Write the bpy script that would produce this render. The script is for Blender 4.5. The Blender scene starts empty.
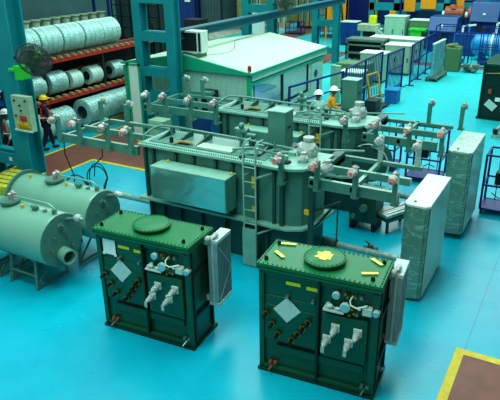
import bpy, bmesh, math, random
from mathutils import Vector, Matrix
R = math.radians
PI = math.pi
col = bpy.context.scene.collection
random.seed(7)

# ------------------------------------------------------------------ materials
def srgb(c):
    return tuple(((v/255)/12.92 if v/255 <= .04045 else ((v/255+.055)/1.055)**2.4) for v in c) + (1,)

def mat(name, rgb, rough=.5, metal=0.0, var=.12, scale=6.0, bump=0.0, bscale=20.0, emit=0, spec=.5, rgb2=None, alpha=1.0, trans=0.0, coat=0):
    m = bpy.data.materials.new(name); m.use_nodes = True
    nt = m.node_tree; N = nt.nodes; Lk = nt.links
    b = N['Principled BSDF']
    tc = N.new('ShaderNodeTexCoord')
    nz = N.new('ShaderNodeTexNoise'); nz.inputs['Scale'].default_value = scale; nz.inputs['Detail'].default_value = 5
    Lk.new(tc.outputs['Object'], nz.inputs['Vector'])
    ramp = N.new('ShaderNodeValToRGB')
    c = srgb(rgb); c2 = srgb(rgb2) if rgb2 else None
    if c2:
        ramp.color_ramp.elements[0].position = .38; ramp.color_ramp.elements[1].position = .62
        ramp.color_ramp.elements[0].color = c; ramp.color_ramp.elements[1].color = c2
    else:
        ramp.color_ramp.elements[0].position = .25; ramp.color_ramp.elements[1].position = .75
        ramp.color_ramp.elements[0].color = tuple(v*(1-var) for v in c[:3]) + (1,)
        ramp.color_ramp.elements[1].color = tuple(min(1, v*(1+var)) for v in c[:3]) + (1,)
    Lk.new(nz.outputs['Fac'], ramp.inputs['Fac'])
    Lk.new(ramp.outputs['Color'], b.inputs['Base Color'])
    b.inputs['Roughness'].default_value = rough; b.inputs['Metallic'].default_value = metal
    b.inputs['Specular IOR Level'].default_value = spec
    if coat: b.inputs['Coat Weight'].default_value = coat
    if alpha < 1: b.inputs['Alpha'].default_value = alpha
    if trans: b.inputs['Transmission Weight'].default_value = trans
    if emit:
        Lk.new(ramp.outputs['Color'], b.inputs['Emission Color']); b.inputs['Emission Strength'].default_value = emit
    if bump:
        n2 = N.new('ShaderNodeTexNoise'); n2.inputs['Scale'].default_value = bscale; n2.inputs['Detail'].default_value = 3
        n2.inputs['Distortion'].default_value = 1.2
        Lk.new(tc.outputs['Object'], n2.inputs['Vector'])
        bp = N.new('ShaderNodeBump'); bp.inputs['Strength'].default_value = bump; bp.inputs['Distance'].default_value = .05
        Lk.new(n2.outputs['Fac'], bp.inputs['Height']); Lk.new(bp.outputs['Normal'], b.inputs['Normal'])
    return m

def wrap_mat(name, rgb, streak=(225, 245, 235), rough=.22, metal=.1, scale=3.0, amount=.55, bstr=.6):
    """plastic film / foil: wrinkled gloss with pale crease streaks"""
    m = mat(name, rgb, rough=rough, metal=metal, var=.18, scale=scale)
    nt = m.node_tree; N = nt.nodes; Lk = nt.links; b = N['Principled BSDF']
    tc = [n for n in N if n.type == 'TEX_COORD'][0]
    ramp = [n for n in N if n.type == 'VALTORGB'][0]
    mp = N.new('ShaderNodeMapping'); mp.inputs['Scale'].default_value = (1.0, 1.0, 2.6)
    Lk.new(tc.outputs['Object'], mp.inputs['Vector'])
    n2 = N.new('ShaderNodeTexNoise'); n2.inputs['Scale'].default_value = scale*1.6; n2.inputs['Detail'].default_value = 1.6; n2.inputs['Distortion'].default_value = 1.3
    Lk.new(mp.outputs['Vector'], n2.inputs['Vector'])
    r2 = N.new('ShaderNodeValToRGB')
    e = r2.color_ramp.elements; e[0].position = .47; e[0].color = (0, 0, 0, 1); e[1].position = .5; e[1].color = (1, 1, 1, 1)
    x = e.new(.53); x.color = (0, 0, 0, 1)
    Lk.new(n2.outputs['Fac'], r2.inputs['Fac'])
    mul = N.new('ShaderNodeMath'); mul.operation = 'MULTIPLY'; mul.inputs[1].default_value = amount
    Lk.new(r2.outputs['Color'], mul.inputs[0])
    mx = N.new('ShaderNodeMixRGB'); mx.inputs['Color2'].default_value = srgb(streak)
    Lk.new(mul.outputs[0], mx.inputs['Fac']); Lk.new(ramp.outputs['Color'], mx.inputs['Color1'])
    Lk.new(mx.outputs['Color'], b.inputs['Base Color'])
    bp = N.new('ShaderNodeBump'); bp.inputs['Strength'].default_value = bstr; bp.inputs['Distance'].default_value = .04
    Lk.new(n2.outputs['Fac'], bp.inputs['Height']); Lk.new(bp.outputs['Normal'], b.inputs['Normal'])
    return m

M = {}
def floor_mat():
    m = mat('floor_epoxy', (4, 158, 204), rough=.28, var=.0, spec=.5)
    nt = m.node_tree; N = nt.nodes; Lk = nt.links; b = N['Principled BSDF']
    tc = [n for n in N if n.type == 'TEX_COORD'][0]
    ramp = [n for n in N if n.type == 'VALTORGB'][0]
    nz = [n for n in N if n.type == 'TEX_NOISE'][0]; nz.inputs['Scale'].default_value = .55; nz.inputs['Detail'].default_value = 8; nz.inputs['Roughness'].default_value = .62
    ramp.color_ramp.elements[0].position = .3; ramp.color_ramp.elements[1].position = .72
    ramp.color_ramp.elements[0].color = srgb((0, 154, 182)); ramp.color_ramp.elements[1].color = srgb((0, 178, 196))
    # paler floor colour farther into the hall
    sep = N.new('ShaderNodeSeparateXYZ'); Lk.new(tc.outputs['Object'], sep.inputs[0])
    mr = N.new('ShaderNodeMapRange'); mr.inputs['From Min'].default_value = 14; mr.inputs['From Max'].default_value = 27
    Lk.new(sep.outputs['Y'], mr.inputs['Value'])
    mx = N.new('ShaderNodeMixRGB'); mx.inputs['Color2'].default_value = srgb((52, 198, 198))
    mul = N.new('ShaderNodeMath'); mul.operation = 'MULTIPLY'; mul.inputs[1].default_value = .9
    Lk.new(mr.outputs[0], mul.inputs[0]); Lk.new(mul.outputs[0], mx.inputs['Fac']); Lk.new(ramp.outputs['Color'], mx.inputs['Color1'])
    # saw-cut joints
    wv = N.new('ShaderNodeTexBrick'); wv.inputs['Scale'].default_value = 1; wv.offset = 0
    wv.inputs['Brick Width'].default_value = 9.0; wv.inputs['Row Height'].default_value = 11.3; wv.inputs['Mortar Size'].default_value = .012
    wv.inputs['Color1'].default_value = (1, 1, 1, 1); wv.inputs['Color2'].default_value = (.97, .99, 1, 1); wv.inputs['Mortar'].default_value = (.45, .6, .68, 1)
    mp = N.new('ShaderNodeMapping'); mp.inputs['Location'].default_value = (.91, -.2, 0)
    Lk.new(tc.outputs['Object'], mp.inputs['Vector']); Lk.new(mp.outputs['Vector'], wv.inputs['Vector'])
    m2 = N.new('ShaderNodeMixRGB'); m2.blend_type = 'MULTIPLY'; m2.inputs['Fac'].default_value = .8
    Lk.new(mx.outputs['Color'], m2.inputs['Color1']); Lk.new(wv.outputs['Color'], m2.inputs['Color2'])
    # scuffs
    ns = N.new('ShaderNodeTexNoise'); ns.inputs['Scale'].default_value = 1.7; ns.inputs['Detail'].default_value = 9; ns.inputs['Distortion'].default_value = .8
    Lk.new(tc.outputs['Object'], ns.inputs['Vector'])
    rs = N.new('ShaderNodeValToRGB'); rs.color_ramp.elements[0].position = .52; rs.color_ramp.elements[0].color = (0, 0, 0, 1); rs.color_ramp.elements[1].position = .72; rs.color_ramp.elements[1].color = (.4, .4, .4, 1)
    Lk.new(ns.outputs['Fac'], rs.inputs['Fac'])
    m3 = N.new('ShaderNodeMixRGB'); m3.inputs['Color2'].default_value = srgb((0, 176, 204))
    Lk.new(rs.outputs['Color'], m3.inputs['Fac']); Lk.new(m2.outputs['Color'], m3.inputs['Color1'])
    Lk.new(m3.outputs['Color'], b.inputs['Base Color'])
    rr = N.new('ShaderNodeMapRange'); rr.inputs['To Min'].default_value = .2; rr.inputs['To Max'].default_value = .42
    Lk.new(ns.outputs['Fac'], rr.inputs['Value']); Lk.new(rr.outputs[0], b.inputs['Roughness'])
    return m
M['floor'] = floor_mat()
M['brown'] = mat('walkway_brown', (122, 78, 66), rough=.5, var=.2, scale=3)
M['line'] = mat('line_yellow', (212, 190, 40), rough=.5, var=.15, scale=8)
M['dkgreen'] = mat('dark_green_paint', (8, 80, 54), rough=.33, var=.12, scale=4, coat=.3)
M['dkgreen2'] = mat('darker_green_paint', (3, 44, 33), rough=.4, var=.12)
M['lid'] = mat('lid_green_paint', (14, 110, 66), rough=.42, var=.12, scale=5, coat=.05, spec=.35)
M['bolt'] = mat('bolt_zinc', (70, 150, 110), rough=.35, metal=.4)
M['steel'] = mat('grey_steel', (120, 140, 135), rough=.35, metal=.6)
M['pale'] = mat('pale_grey_paint', (176, 198, 190), rough=.4)
M['white'] = mat('white_plastic', (205, 225, 215), rough=.4, var=.06)
M['paper'] = mat('paper_sheet', (222, 234, 230), rough=.7, var=.04)
M['papert'] = mat('printed_sheet', (176, 206, 200), rough=.7, var=.1, scale=60)
M['ylab'] = mat('yellow_sticker', (206, 216, 30), rough=.5, var=.05)
M['ytape'] = mat('yellow_tape', (236, 228, 90), rough=.5, var=.05)
M['yellow'] = mat('yellow_paint', (214, 168, 22), rough=.5)
M['orange'] = mat('orange_paint', (216, 150, 24), rough=.5)
M['brass'] = mat('brass', (176, 140, 70), rough=.3, metal=.8)
M['black'] = mat('black_rubber', (14, 18, 20), rough=.5)
M['dark'] = mat('dark_iron', (22, 34, 36), rough=.55)
M['oldyellow'] = mat('faded_yellow_slats', (176, 178, 60), rough=.6, var=.25)
M['copper'] = mat('copper_rust', (150, 80, 55), rough=.5)
M['glassblue'] = mat('gauge_glass', (110, 185, 200), rough=.12)
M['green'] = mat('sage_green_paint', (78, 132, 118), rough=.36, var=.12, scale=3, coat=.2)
M['green_d'] = mat('dark_sage_paint', (36, 80, 73), rough=.42, var=.15, scale=3)  # darker sage tone for lower tank, ribs, brackets and skids
M['green_l'] = mat('light_sage_paint', (122, 172, 156), rough=.4, var=.14, scale=5)
M['tankg'] = mat('grey_green_tank_paint', (112, 162, 144), rough=.28, var=.07, scale=2, coat=.3)
M['tankg2'] = mat('grey_green_end_paint', (78, 122, 108), rough=.42, var=.1, scale=2)
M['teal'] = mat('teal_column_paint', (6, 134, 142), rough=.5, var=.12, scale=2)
M['teal_d'] = mat('dark_teal_paint', (8, 96, 110), rough=.5, var=.12, scale=2)  # darker teal tone for the girder
M['red'] = mat('red_beam_paint', (188, 50, 44), rough=.45, var=.15)
M['redvest'] = mat('red_orange_cloth', (226, 62, 34), rough=.8)
M['reflect'] = mat('pale_reflective_band', (232, 226, 210), rough=.5)
M['navy'] = mat('navy_cloth', (18, 28, 50), rough=.85)
M['skin'] = mat('skin', (120, 78, 60), rough=.6)
M['hair'] = mat('black_hair', (12, 12, 12), rough=.7)
M['palecloth'] = mat('pale_teal_cloth', (160, 205, 200), rough=.85)
M['yelcloth'] = mat('yellow_orange_cloth', (220, 150, 30), rough=.85)
M['foil'] = wrap_mat('foil_wrap', (150, 205, 196), (200, 236, 228), rough=.22, metal=.8, scale=.5, amount=.15, bstr=.5)
M['mintlid'] = mat('pale_mint_lid', (126, 176, 158), rough=.4)
M['film'] = wrap_mat('plastic_film', (92, 142, 130), (180, 215, 203), rough=.2, metal=0, scale=1.3, amount=.4, bstr=.3)
M['film_l'] = wrap_mat('pale_plastic_film', (164, 192, 178), (215, 232, 224), rough=.25, metal=0, scale=3, amount=.5, bstr=.4)
M['filmside'] = wrap_mat('grey_plastic_film', (126, 160, 152), (190, 218, 210), rough=.25, metal=0, scale=1.0, amount=.45, bstr=.25)
M['finpaint'] = mat('pale_fin_paint', (128, 160, 162), rough=.4)
M['sheet'] = mat('pale_sheet', (140, 174, 162), rough=.3, var=.12, scale=1.5)
M['inner'] = mat('inner_green_panel', (72, 122, 108), rough=.25, var=.25, scale=4)
M['cap'] = wrap_mat('wrapped_cap_film', (168, 186, 180), (245, 245, 245), rough=.25, metal=0, scale=22, amount=.6)
M['capred'] = mat('wrapped_red_cap', (190, 200, 194), rough=.3, rgb2=(150, 112, 110), scale=9)
M['redcap'] = mat('red_flange_cap', (196, 70, 70), rough=.35, rgb2=(228, 190, 186), scale=30)
M['coil'] = wrap_mat('coil_foil', (158, 204, 198), (48, 96, 98), rough=.3, metal=.2, scale=4, amount=.9)
M['coil_d'] = mat('coil_core_dark', (40, 70, 68), rough=.5)
M['coil_w'] = mat('coil_end_white', (170, 205, 195), rough=.45, var=.15, scale=12)
M['wood'] = mat('timber_chock', (156, 134, 88), rough=.7, var=.2)
M['roof'] = mat('cabin_roof_sheet', (174, 206, 180), rough=.6, var=.05, scale=2)
M['cabwall'] = mat('cabin_wall_panel', (158, 206, 188), rough=.45, var=.05)
M['trimg'] = mat('cabin_green_trim', (26, 160, 122), rough=.4, var=.05)
M['glass'] = mat('window_glass', (150, 205, 210), rough=.08, alpha=.3, spec=.8)
M['blue'] = mat('blue_steel_paint', (8, 60, 128), rough=.4, var=.15)
M['blue_r'] = mat('blue_rail_paint', (18, 44, 120), rough=.4, var=.1)
M['blue_m'] = mat('mid_blue_paint', (8, 72, 124), rough=.4, var=.2, scale=1.5)
M['blue_l'] = mat('light_blue_paint', (22, 136, 190), rough=.3, var=.15)
M['binblue'] = mat('blue_crate_plastic', (26, 100, 170), rough=.5)
M['wallblue'] = mat('far_blue_wall', (16, 76, 124), rough=.6, var=.3, scale=.8)
M['gravel'] = mat('outdoor_gravel', (128, 146, 130), rough=.9, rgb2=(160, 172, 158), scale=1.5)
M['grass'] = mat('dry_grass_bank', (120, 124, 62), rough=.95, rgb2=(74, 104, 66), scale=1.8, bump=.6, bscale=5)
M['grey'] = mat('grey_green_machine', (92, 112, 100), rough=.5, var=.25, scale=3)
M['tan'] = mat('tan_board', (158, 150, 92), rough=.6, var=.2, scale=3)
M['beigegreen'] = mat('pressboard_pale', (150, 176, 150), rough=.6, var=.15)
M['lime'] = mat('lime_green_paint', (50, 190, 60), rough=.5)
M['wire'] = mat('wire_grey', (70, 82, 76), rough=.5, metal=.3)
M['mint'] = mat('mint_cabinet_paint', (140, 186, 158), rough=.45)
M['olive'] = mat('olive_bin_paint', (84, 120, 84), rough=.6)
M['darkwall'] = mat('dark_sheet_wall', (58, 90, 92), rough=.6, var=.2, scale=1)

# ------------------------------------------------------------------ mesh builder
class MB:
    def __init__(s): s.bm = bmesh.new()
    def _add(s, verts, faces):
        vs = [s.bm.verts.new(v) for v in verts]
        for f in faces:
            try: s.bm.faces.new([vs[i] for i in f])
            except ValueError: pass
        return s
    def box(s, x0, x1, y0, y1, z0, z1, mtx=None):
        v = [Vector((x, y, z)) for z in (z0, z1) for x, y in ((x0, y0), (x1, y0), (x1, y1), (x0, y1))]
        if mtx: v = [mtx @ p for p in v]
        return s._add(v, [(3, 2, 1, 0), (4, 5, 6, 7), (0, 1, 5, 4), (1, 2, 6, 5), (2, 3, 7, 6), (3, 0, 4, 7)])
    def bar(s, p, q, w, h=None):
        """rectangular bar between two points"""
        p = Vector(p); q = Vector(q); d = q-p; L = d.length
        if L < 1e-6: return s
        h = h or w
        rot = d.to_track_quat('Z', 'Y').to_matrix().to_4x4()
        m = Matrix.Translation(p) @ rot
        return s.box(-w/2, w/2, -h/2, h/2, 0, L, m)
    def prism(s, poly, z0, z1, mtx=None):
        n = len(poly)
        v = [Vector((x, y, z0)) for x, y in poly] + [Vector((x, y, z1)) for x, y in poly]
        if mtx: v = [mtx @ p for p in v]
        return s._add(v, [tuple(range(n-1, -1, -1)), tuple(range(n, 2*n))] + [(i, (i+1) % n, (i+1) % n+n, i+n) for i in range(n)])
    def lathe(s, p, axis, prof, seg=16, cap=True):
        """prof: list of (distance along axis, radius)"""
        p = Vector(p); rot = Vector(axis).normalized().to_track_quat('Z', 'Y').to_matrix().to_4x4()
        m = Matrix.Translation(p) @ rot
        rings = []
        for (t, r) in prof:
            rings.append([s.bm.verts.new(m @ Vector((r*math.cos(2*PI*i/seg), r*math.sin(2*PI*i/seg), t))) for i in range(seg)])
        for a, b in zip(rings, rings[1:]):
            for i in range(seg):
                s.bm.faces.new((a[i], a[(i+1) % seg], b[(i+1) % seg], b[i]))
        if cap:
            s.bm.faces.new(rings[0][::-1]); s.bm.faces.new(rings[-1])
        return s
    def cyl(s, p, q, r, seg=12, r2=None):
        p = Vector(p); q = Vector(q)
        return s.lathe(p, q-p, [(0, r), ((q-p).length, r2 if r2 is not None else r)], seg)
    def tube(s, pts, r, seg=8, closed=False):
        pts = [Vector(p) for p in pts]; n = len(pts); rings = []
        prev = None
        for i, p in enumerate(pts):
            if closed: t = (pts[(i+1) % n]-pts[i-1])
            else: t = pts[min(i+1, n-1)]-pts[max(i-1, 0)]
            t.normalize()
            if prev is None:
                a = Vector((0, 0, 1)) if abs(t.z) < .9 else Vector((1, 0, 0))
                nrm = t.cross(a).normalized()
            else:
                nrm = (prev - t*prev.dot(t)).normalized()
            prev = nrm; bi = t.cross(nrm)
            rings.append([s.bm.verts.new(p + (nrm*math.cos(2*PI*k/seg)+bi*math.sin(2*PI*k/seg))*r) for k in range(seg)])
        pairs = list(zip(rings, rings[1:]))
        if closed: pairs.append((rings[-1], rings[0]))
        for a, b in pairs:
            for k in range(seg):
                s.bm.faces.new((a[k], a[(k+1) % seg], b[(k+1) % seg], b[k]))
        if not closed:
            s.bm.faces.new(rings[0][::-1]); s.bm.faces.new(rings[-1])
        return s
    def blob(s, c, r, sc=(1, 1, 1), jit=0, sub=2, rnd=None):
        bm2 = bmesh.new(); bmesh.ops.create_icosphere(bm2, subdivisions=sub, radius=r)
        rnd = rnd or random
        mp = {}
        for v in bm2.verts:
            k = 1+rnd.uniform(-jit, jit)
            mp[v.index] = s.bm.verts.new((c[0]+v.co.x*sc[0]*k, c[1]+v.co.y*sc[1]*k, c[2]+v.co.z*sc[2]*k))
        for f in bm2.faces: s.bm.faces.new([mp[v.index] for v in f.verts])
        bm2.free(); return s
    def islands(s):
        bm = s.bm; seen = set(); out = []
        bm.verts.index_update()
        for v in bm.verts:
            if v in seen: continue
            st = [v]; seen.add(v); comp = []
            while st:
                a = st.pop(); comp.append(a)
                for e in a.link_edges:
                    c = e.other_vert(a)
                    if c not in seen: seen.add(c); st.append(c)
            out.append(comp)
        return out
    def each(s, name, m, parent=None, smooth=False, bevel=0):
        """every loose piece as an object of its own"""
        res = []
        for comp in s.islands():
            n = MB(); mp = {v: n.bm.verts.new(v.co) for v in comp}
            fs = set(f for v in comp for f in v.link_faces)
            for f in fs: n.bm.faces.new([mp[v] for v in f.verts])
            res.append(n.build(name, m, parent, smooth, bevel))
        s.bm.free()
        return res
    def build(s, name, m, parent=None, smooth=False, bevel=0, loc=None, rotz=0):
        bmesh.ops.recalc_face_normals(s.bm, faces=s.bm.faces)
        me = bpy.data.meshes.new(name); s.bm.to_mesh(me); s.bm.free()
        me.materials.append(m if not isinstance(m, str) else M[m])
        if smooth:
            me.polygons.foreach_set('use_smooth', [True]*len(me.polygons))
            try: me.set_sharp_from_angle(angle=R(38))
            except Exception: pass
        o = bpy.data.objects.new(name, me); col.objects.link(o)
        if parent: o.parent = parent
        if loc: o.location = loc
        o.rotation_euler.z = rotz
        if bevel:
            b = o.modifiers.new('bevel', 'BEVEL'); b.width = bevel; b.segments = 2; b.limit_method = 'ANGLE'; b.angle_limit = R(50)
        return o

def tag(o, label=None, cat=None, group=None, kind=None):
    if label: o['label'] = label
    if cat: o['category'] = cat
    if group: o['group'] = group
    if kind: o['kind'] = kind
    return o
def thing(name, label, cat, loc=(0, 0, 0), rz=0, group=None):
    o = bpy.data.objects.new(name, None); col.objects.link(o); o.empty_display_size = .2
    o.location = loc; o.rotation_euler.z = rz
    return tag(o, label, cat, group)
def dup(root, loc=None, rz=None, label=None, group=None):
    r = root.copy(); col.objects.link(r)
    if loc is not None: r.location = loc
    if rz is not None: r.rotation_euler.z = rz
    if label: r['label'] = label
    if group: r['group'] = group
    for ch in list(root.children):
        c = ch.copy(); col.objects.link(c); c.parent = r
        for g in list(ch.children):
            d = g.copy(); col.objects.link(d); d.parent = c
    return r

# ------------------------------------------------------------------ setting
def structure(o): o['kind'] = 'structure'; return o
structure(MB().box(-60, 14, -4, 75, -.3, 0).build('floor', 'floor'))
def walk(name, x0, x1, y0, y1, m='brown', z=.004):
    return structure(MB().box(x0, x1, y0, y1, .0005, z).build(name, m))
walk('trim_1', -14.72, -13.12, 3, 36)
walk('trim_2', -13.12, -8.2, 12.92, 15.1)
walk('trim_3', -.92, 12, -2, 8.42)
walk('trim_4', -12, 12, 33.4, 34.4)
walk('trim_5', -21.2, -19.2, 36, 52)
b = MB()
for x in (-14.78, ): b.box(x-.05, x+.05, 3, 36, .001, .007)
b.box(-13.14, -13.04, 3, 12.95, .001, .007)
b.box(-13.04, -8.2, 12.83, 12.95, .001, .007)
b.box(-13.14, -8.2, 15.1, 15.2, .001, .007)
structure(b.build('trim_6', 'line'))
structure(MB().box(-1.04, -.9, -2, 8.54, .001, .007).box(-.9, 12, 8.4, 8.54, .001, .007).build('trim_7', 'line'))
# outdoor ground seen through the open side of the shed
structure(MB().box(-59, -24.4, 26, 74, .001, .012).build('trim_8', 'gravel'))
structure(MB().box(-22, 14, 54, 54.3, 0, 10).build('wall_back', 'wallblue'))
structure(MB().box(-24.3, -24.1, 6, 27.5, 0, 7).build('wall_left', 'darkwall'))
structure(MB().box(-59, -22.5, 66, 66.3, 0, 8).build('wall_far', 'darkwall'))

# ------------------------------------------------------------------ dark green distribution transformers
def wavy_ring(bm, p, axis, r0, r1, L):
    bm.lathe(p, axis, [(0, r0), (L, r0), (L, r1), (0, r1), (0, r0)], 14, cap=False)

def dist_transformer(label, loc, rz, sheetA=True, tape=False, shift=(0, 0, 0)):
    t = thing('distribution_transformer', label, 'transformer', loc, rz)
    b = MB().box(.04, 1.78, .05, .72, .04, 1.82)
    b.box(.02, .10, .0, .06, .04, 1.82).box(1.70, 1.80, .0, .06, .04, 1.82).box(.04, 1.78, .0, .05, 1.72, 1.82)
    b.box(.04, 1.78, .0, .05, .04, .12)
    b.build('tank', 'dkgreen', t, bevel=.006)
    MB().box(0, 1.82, -.03, .78, 0, .045).build('base_plate', 'dkgreen2', t, bevel=.005)
    b = MB().box(0, 1.82, -.04, .76, 1.80, 1.835)
    b.box(0, 1.82, -.04, .76, 1.845, 1.90)
    for i in range(26):
        x = .03+i*1.76/25
        for y in (-.015, .735): b.cyl((x, y, 1.895), (x, y, 1.918), .012, 6)
    for i in range(1, 11):
        y = -.015+i*.75/11
        for x in (.03, 1.79): b.cyl((x, y, 1.895), (x, y, 1.918), .012, 6)
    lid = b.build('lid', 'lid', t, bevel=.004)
    MB().box(-.002, 1.822, -.042, .762, 1.834, 1.846).build('gasket', 'black', t)
    hb = MB().lathe((.9, .37, 1.90), (0, 0, 1), [(0, .25), (.05, .25), (.05, .31), (.075, .31), (.085, .29), (.085, 0.01)], 36)
    for i in range(28):
        a = 2*PI*i/28; x, y = .9+.285*math.cos(a), .37+.285*math.sin(a)
        hb.cyl((x, y, 1.975), (x, y, 1.995), .011, 6)
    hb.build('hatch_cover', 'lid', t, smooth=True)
    for x, y in ((.1, .1), (.1, .62), (1.7, .62), (1.66, .1)):
        MB().lathe((x, y, 1.9), (0, 0, 1), [(0, .03), (.03, .03), (.05, .018), (.06, .018)], 10).build('lid_plug', 'black', t, smooth=True)
    # stiffening ribs
    MB().box(.93, .96, -.04, .06, .1, 1.76).build('divider_rib', 'dkgreen2', t)
    MB().box(1.0, 1.66, -.025, .06, .56, 1.3).build('bushing_panel', 'dkgreen', t, bevel=.012).location = (0, 0, 0)
    b = MB().box(.09, .92, .02, .06, .58, 1.2).box(.09, .92, .03, .06, 1.2, 1.36)
    b.build('terminal_panel', 'dkgreen', t, bevel=.008)
    MB().box(.3, 1.63, .01, .06, .38, .52).build('stiffener', 'dkgreen', t, bevel=.008)
    MB().box(.3, 1.63, -.006, .05, .52, .535).build('stiffener_lip', 'dkgreen2', t)
    b = MB()
    for z in (.55, 1.32): b.box(1.78, 1.83, .08, .66, z, z+.05)
    b.box(1.78, 1.82, .06, .1, .1, 1.75).box(1.78, 1.82, .64, .68, .1, 1.75)
    b.each('side_stiffener', 'dkgreen2', t)
    # radiator
    rad = MB().box(1.86, 2.05, .46, .94, 1.77, 1.83).box(1.86, 2.05, .46, .94, .62, .68)
    rad.box(1.94, 1.97, .455, .465, .65, 1.8).box(1.94, 1.97, .935, .945, .65, 1.8)
    rad.box(1.78, 1.88, .5, .66, 1.70, 1.80).box(1.78, 1.88, .5, .66, .66, .76)
    rd = rad.build('radiator', 'pale', t, bevel=.008); rd.location = shift
    b = MB()
    for i in range(10):
        y = .472+i*.051
        b.box(1.87, 2.04, y-.006, y+.006, .66, 1.78)
    b.build('fins', M['finpaint'], rd)
    MB().box(1.90, 2.015, .48, .92, .67, 1.77).build('fin_gap_shade', 'dark', rd)  # added dark block, stands in for the shade between the fins
    MB().bar((1.88, .455, 1.7), (2.04, .455, .75), .006).bar((2.055, .5, 1.7), (2.055, .9, 1.2), .006).bar((2.055, .9, 1.2), (2.055, .5, .75), .006).build('strapping', 'pale', rd)
    b = MB().blob((1.9, .44, 1.86), .05, (1, 1.2, 1), .15).blob((1.96, .56, 1.88), .045, (1, 2, .8), .15)
    b.build('wrapped_valve', 'cap', rd, smooth=True)
    # dark low voltage terminals with brass rings
    for (x, z) in ((.14, 1.05), (.235, .89), (.33, .735), (.80, 1.06), (.72, .94), (.64, .82), (.55, .69)):
        b = MB().lathe((x, .03, z), (0, -1, 0), [(0, .042), (.04, .042), (.045, .03), (.13, .026), (.135, .016), (.17, .016)], 12)
        o = b.build('terminal', 'black', t, smooth=True)
        b = MB(); wavy_ring(b, (x, -.01, z), (0, -1, 0), .05, .036, .025)
        b.build('brass_ring', 'brass', o)
    # white wrapped high voltage bushings
    for k, (x, z) in enumerate(((1.21, 1.1), (1.53, 1.1), (1.09, .88), (1.41, .9))):
        b = MB().box(x-.06, x+.06, -.045, -.025, z-.06, z+.06)
        for s in (-1, 1):
            for u in (-1, 1): b.cyl((x+s*.045, -.045, z+u*.045), (x+s*.045, -.06, z+u*.045), .01, 6)
        o = b.build('bushing', 'white', t)
        b = MB().lathe((x, -.045, z), (0, -1, -.05), [(0, .046), (.03, .048), (.045, .04), (.07, .05), (.095, .04), (.12, .044), (.15, .034), (.17, .02), (.20, .016)], 14)
        b.blob((x, -.09, z-.01), .055, (1, 1.2, 1), .14)
        if k > 1:
            b.box(x-.026, x+.026, -.245, -.235, z-.10, z-.0, None)
        b.build('wrapped_insulator', 'cap', o, smooth=True)
    # instruments
    def dial(x, z, r, y=-.07):
        o = MB().lathe((x, .05, z), (0, -1, 0), [(0, .02), (-y+.01, .02), (-y+.01, r), (-y+.05, r), (-y+.055, r*.85)], 20).build('gauge', 'pale', t, smooth=True)
        MB().lathe((x, y-.004, z), (0, -1, 0), [(0, r*.82), (.006, r*.82)], 20).build('gauge_face', 'glassblue', o)
    dial(1.20, 1.64, .055); dial(1.34, 1.49, .072, -.09)
    MB().box(1.03, 1.33, -.10, .02, 1.385, 1.41).box(1.05, 1.1, -.08, .05, 1.41, 1.45).blob((1.12, -.05, 1.45), .04, (1.3, 1, .9), .1).blob((1.24, -.06, 1.44), .03, (1.6, 1, .8), .1).build('relief_valve', 'pale', t)
    MB().box(1.58, 1.71, -.07, .04, 1.42, 1.53).cyl((1.55, -.02, 1.475), (1.5, -.02, 1.475), .018, 8).build('junction_box', 'pale', t, bevel=.006)
    o = MB().lathe((1.76, .04, 1.47), (0, -1, 0), [(0, .05), (.09, .05), (.1, .04)], 16).build('gauge', 'pale', t, smooth=True)
    MB().lathe((1.76, -.062, 1.47), (0, -1, 0), [(0, .04), (.006, .04)], 16).build('gauge_face', 'glassblue', o)
    pts = [(1.42, .03, 1.64), (1.40, -.05, 1.6), (1.42, -.08, 1.55), (1.5, -.09, 1.53), (1.58, -.08, 1.56), (1.63, -.04, 1.57), (1.64, 0, 1.52)]
    MB().tube(pts, .012, 8).build('conduit', 'white', t, smooth=True)
    b = MB()
    for (x, z) in ((1.36, 1.64), (1.46, 1.4), (1.4, 1.36), (1.33, 1.68), (1.47, 1.66), (1.43, 1.46)):
        b.cyl((x, .05, z), (x, -.05, z), .02, 8)
    b.each('fitting', 'brass', t)
    b = MB()
    for (x, z) in ((1.55, 1.66), (1.5, 1.38), (.86, 1.42), (.47, 1.42)): b.cyl((x, .05, z), (x, -.035, z), .026, 8)
    b.each('plug', 'steel', t)
    for (x, z) in ((.24, .16), (1.67, .16)):
        MB().box(x-.06, x-.01, -.03, .02, z, z+.05).box(x+.02, x+.07, -.03, .02, z+.01, z+.05).cyl((x, .0, z-.02), (x-.03, -.1, z-.07), .014, 8).each('earth_clamp', 'copper' if x < 1 else 'steel', t)
    for (x0, x1, z) in ((.43, .65, 1.585), (.74, .95, 1.565)):
        tag(MB().box(x0, x1, -.006 if False else .040, .048, z, z+.055).build('sticker', 'ylab', t), 'yellow warning sticker')
    if sheetA:
        m = MB().box(.13, .38, .030, .036, 1.43, 1.74)
        for (x, z) in ((.13, 1.74), (.36, 1.74), (.13, 1.44), (.36, 1.44)): m.box(x-.02, x+.03, .027, .031, z-.03, z+.02)
        tag(m.build('paper_sheet', 'paper', t), 'upright white paper sheet taped to the front')
    mt = Matrix.Translation((.46, .012, 1.17)) @ Matrix.Rotation(R(42), 4, 'Y')
    m = MB().box(-.145, .145, -.004, .004, -.16, .16, mt)
    tag(m.build('paper_sheet', 'papert', t), 'printed paper sheet hung at a slant')
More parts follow.
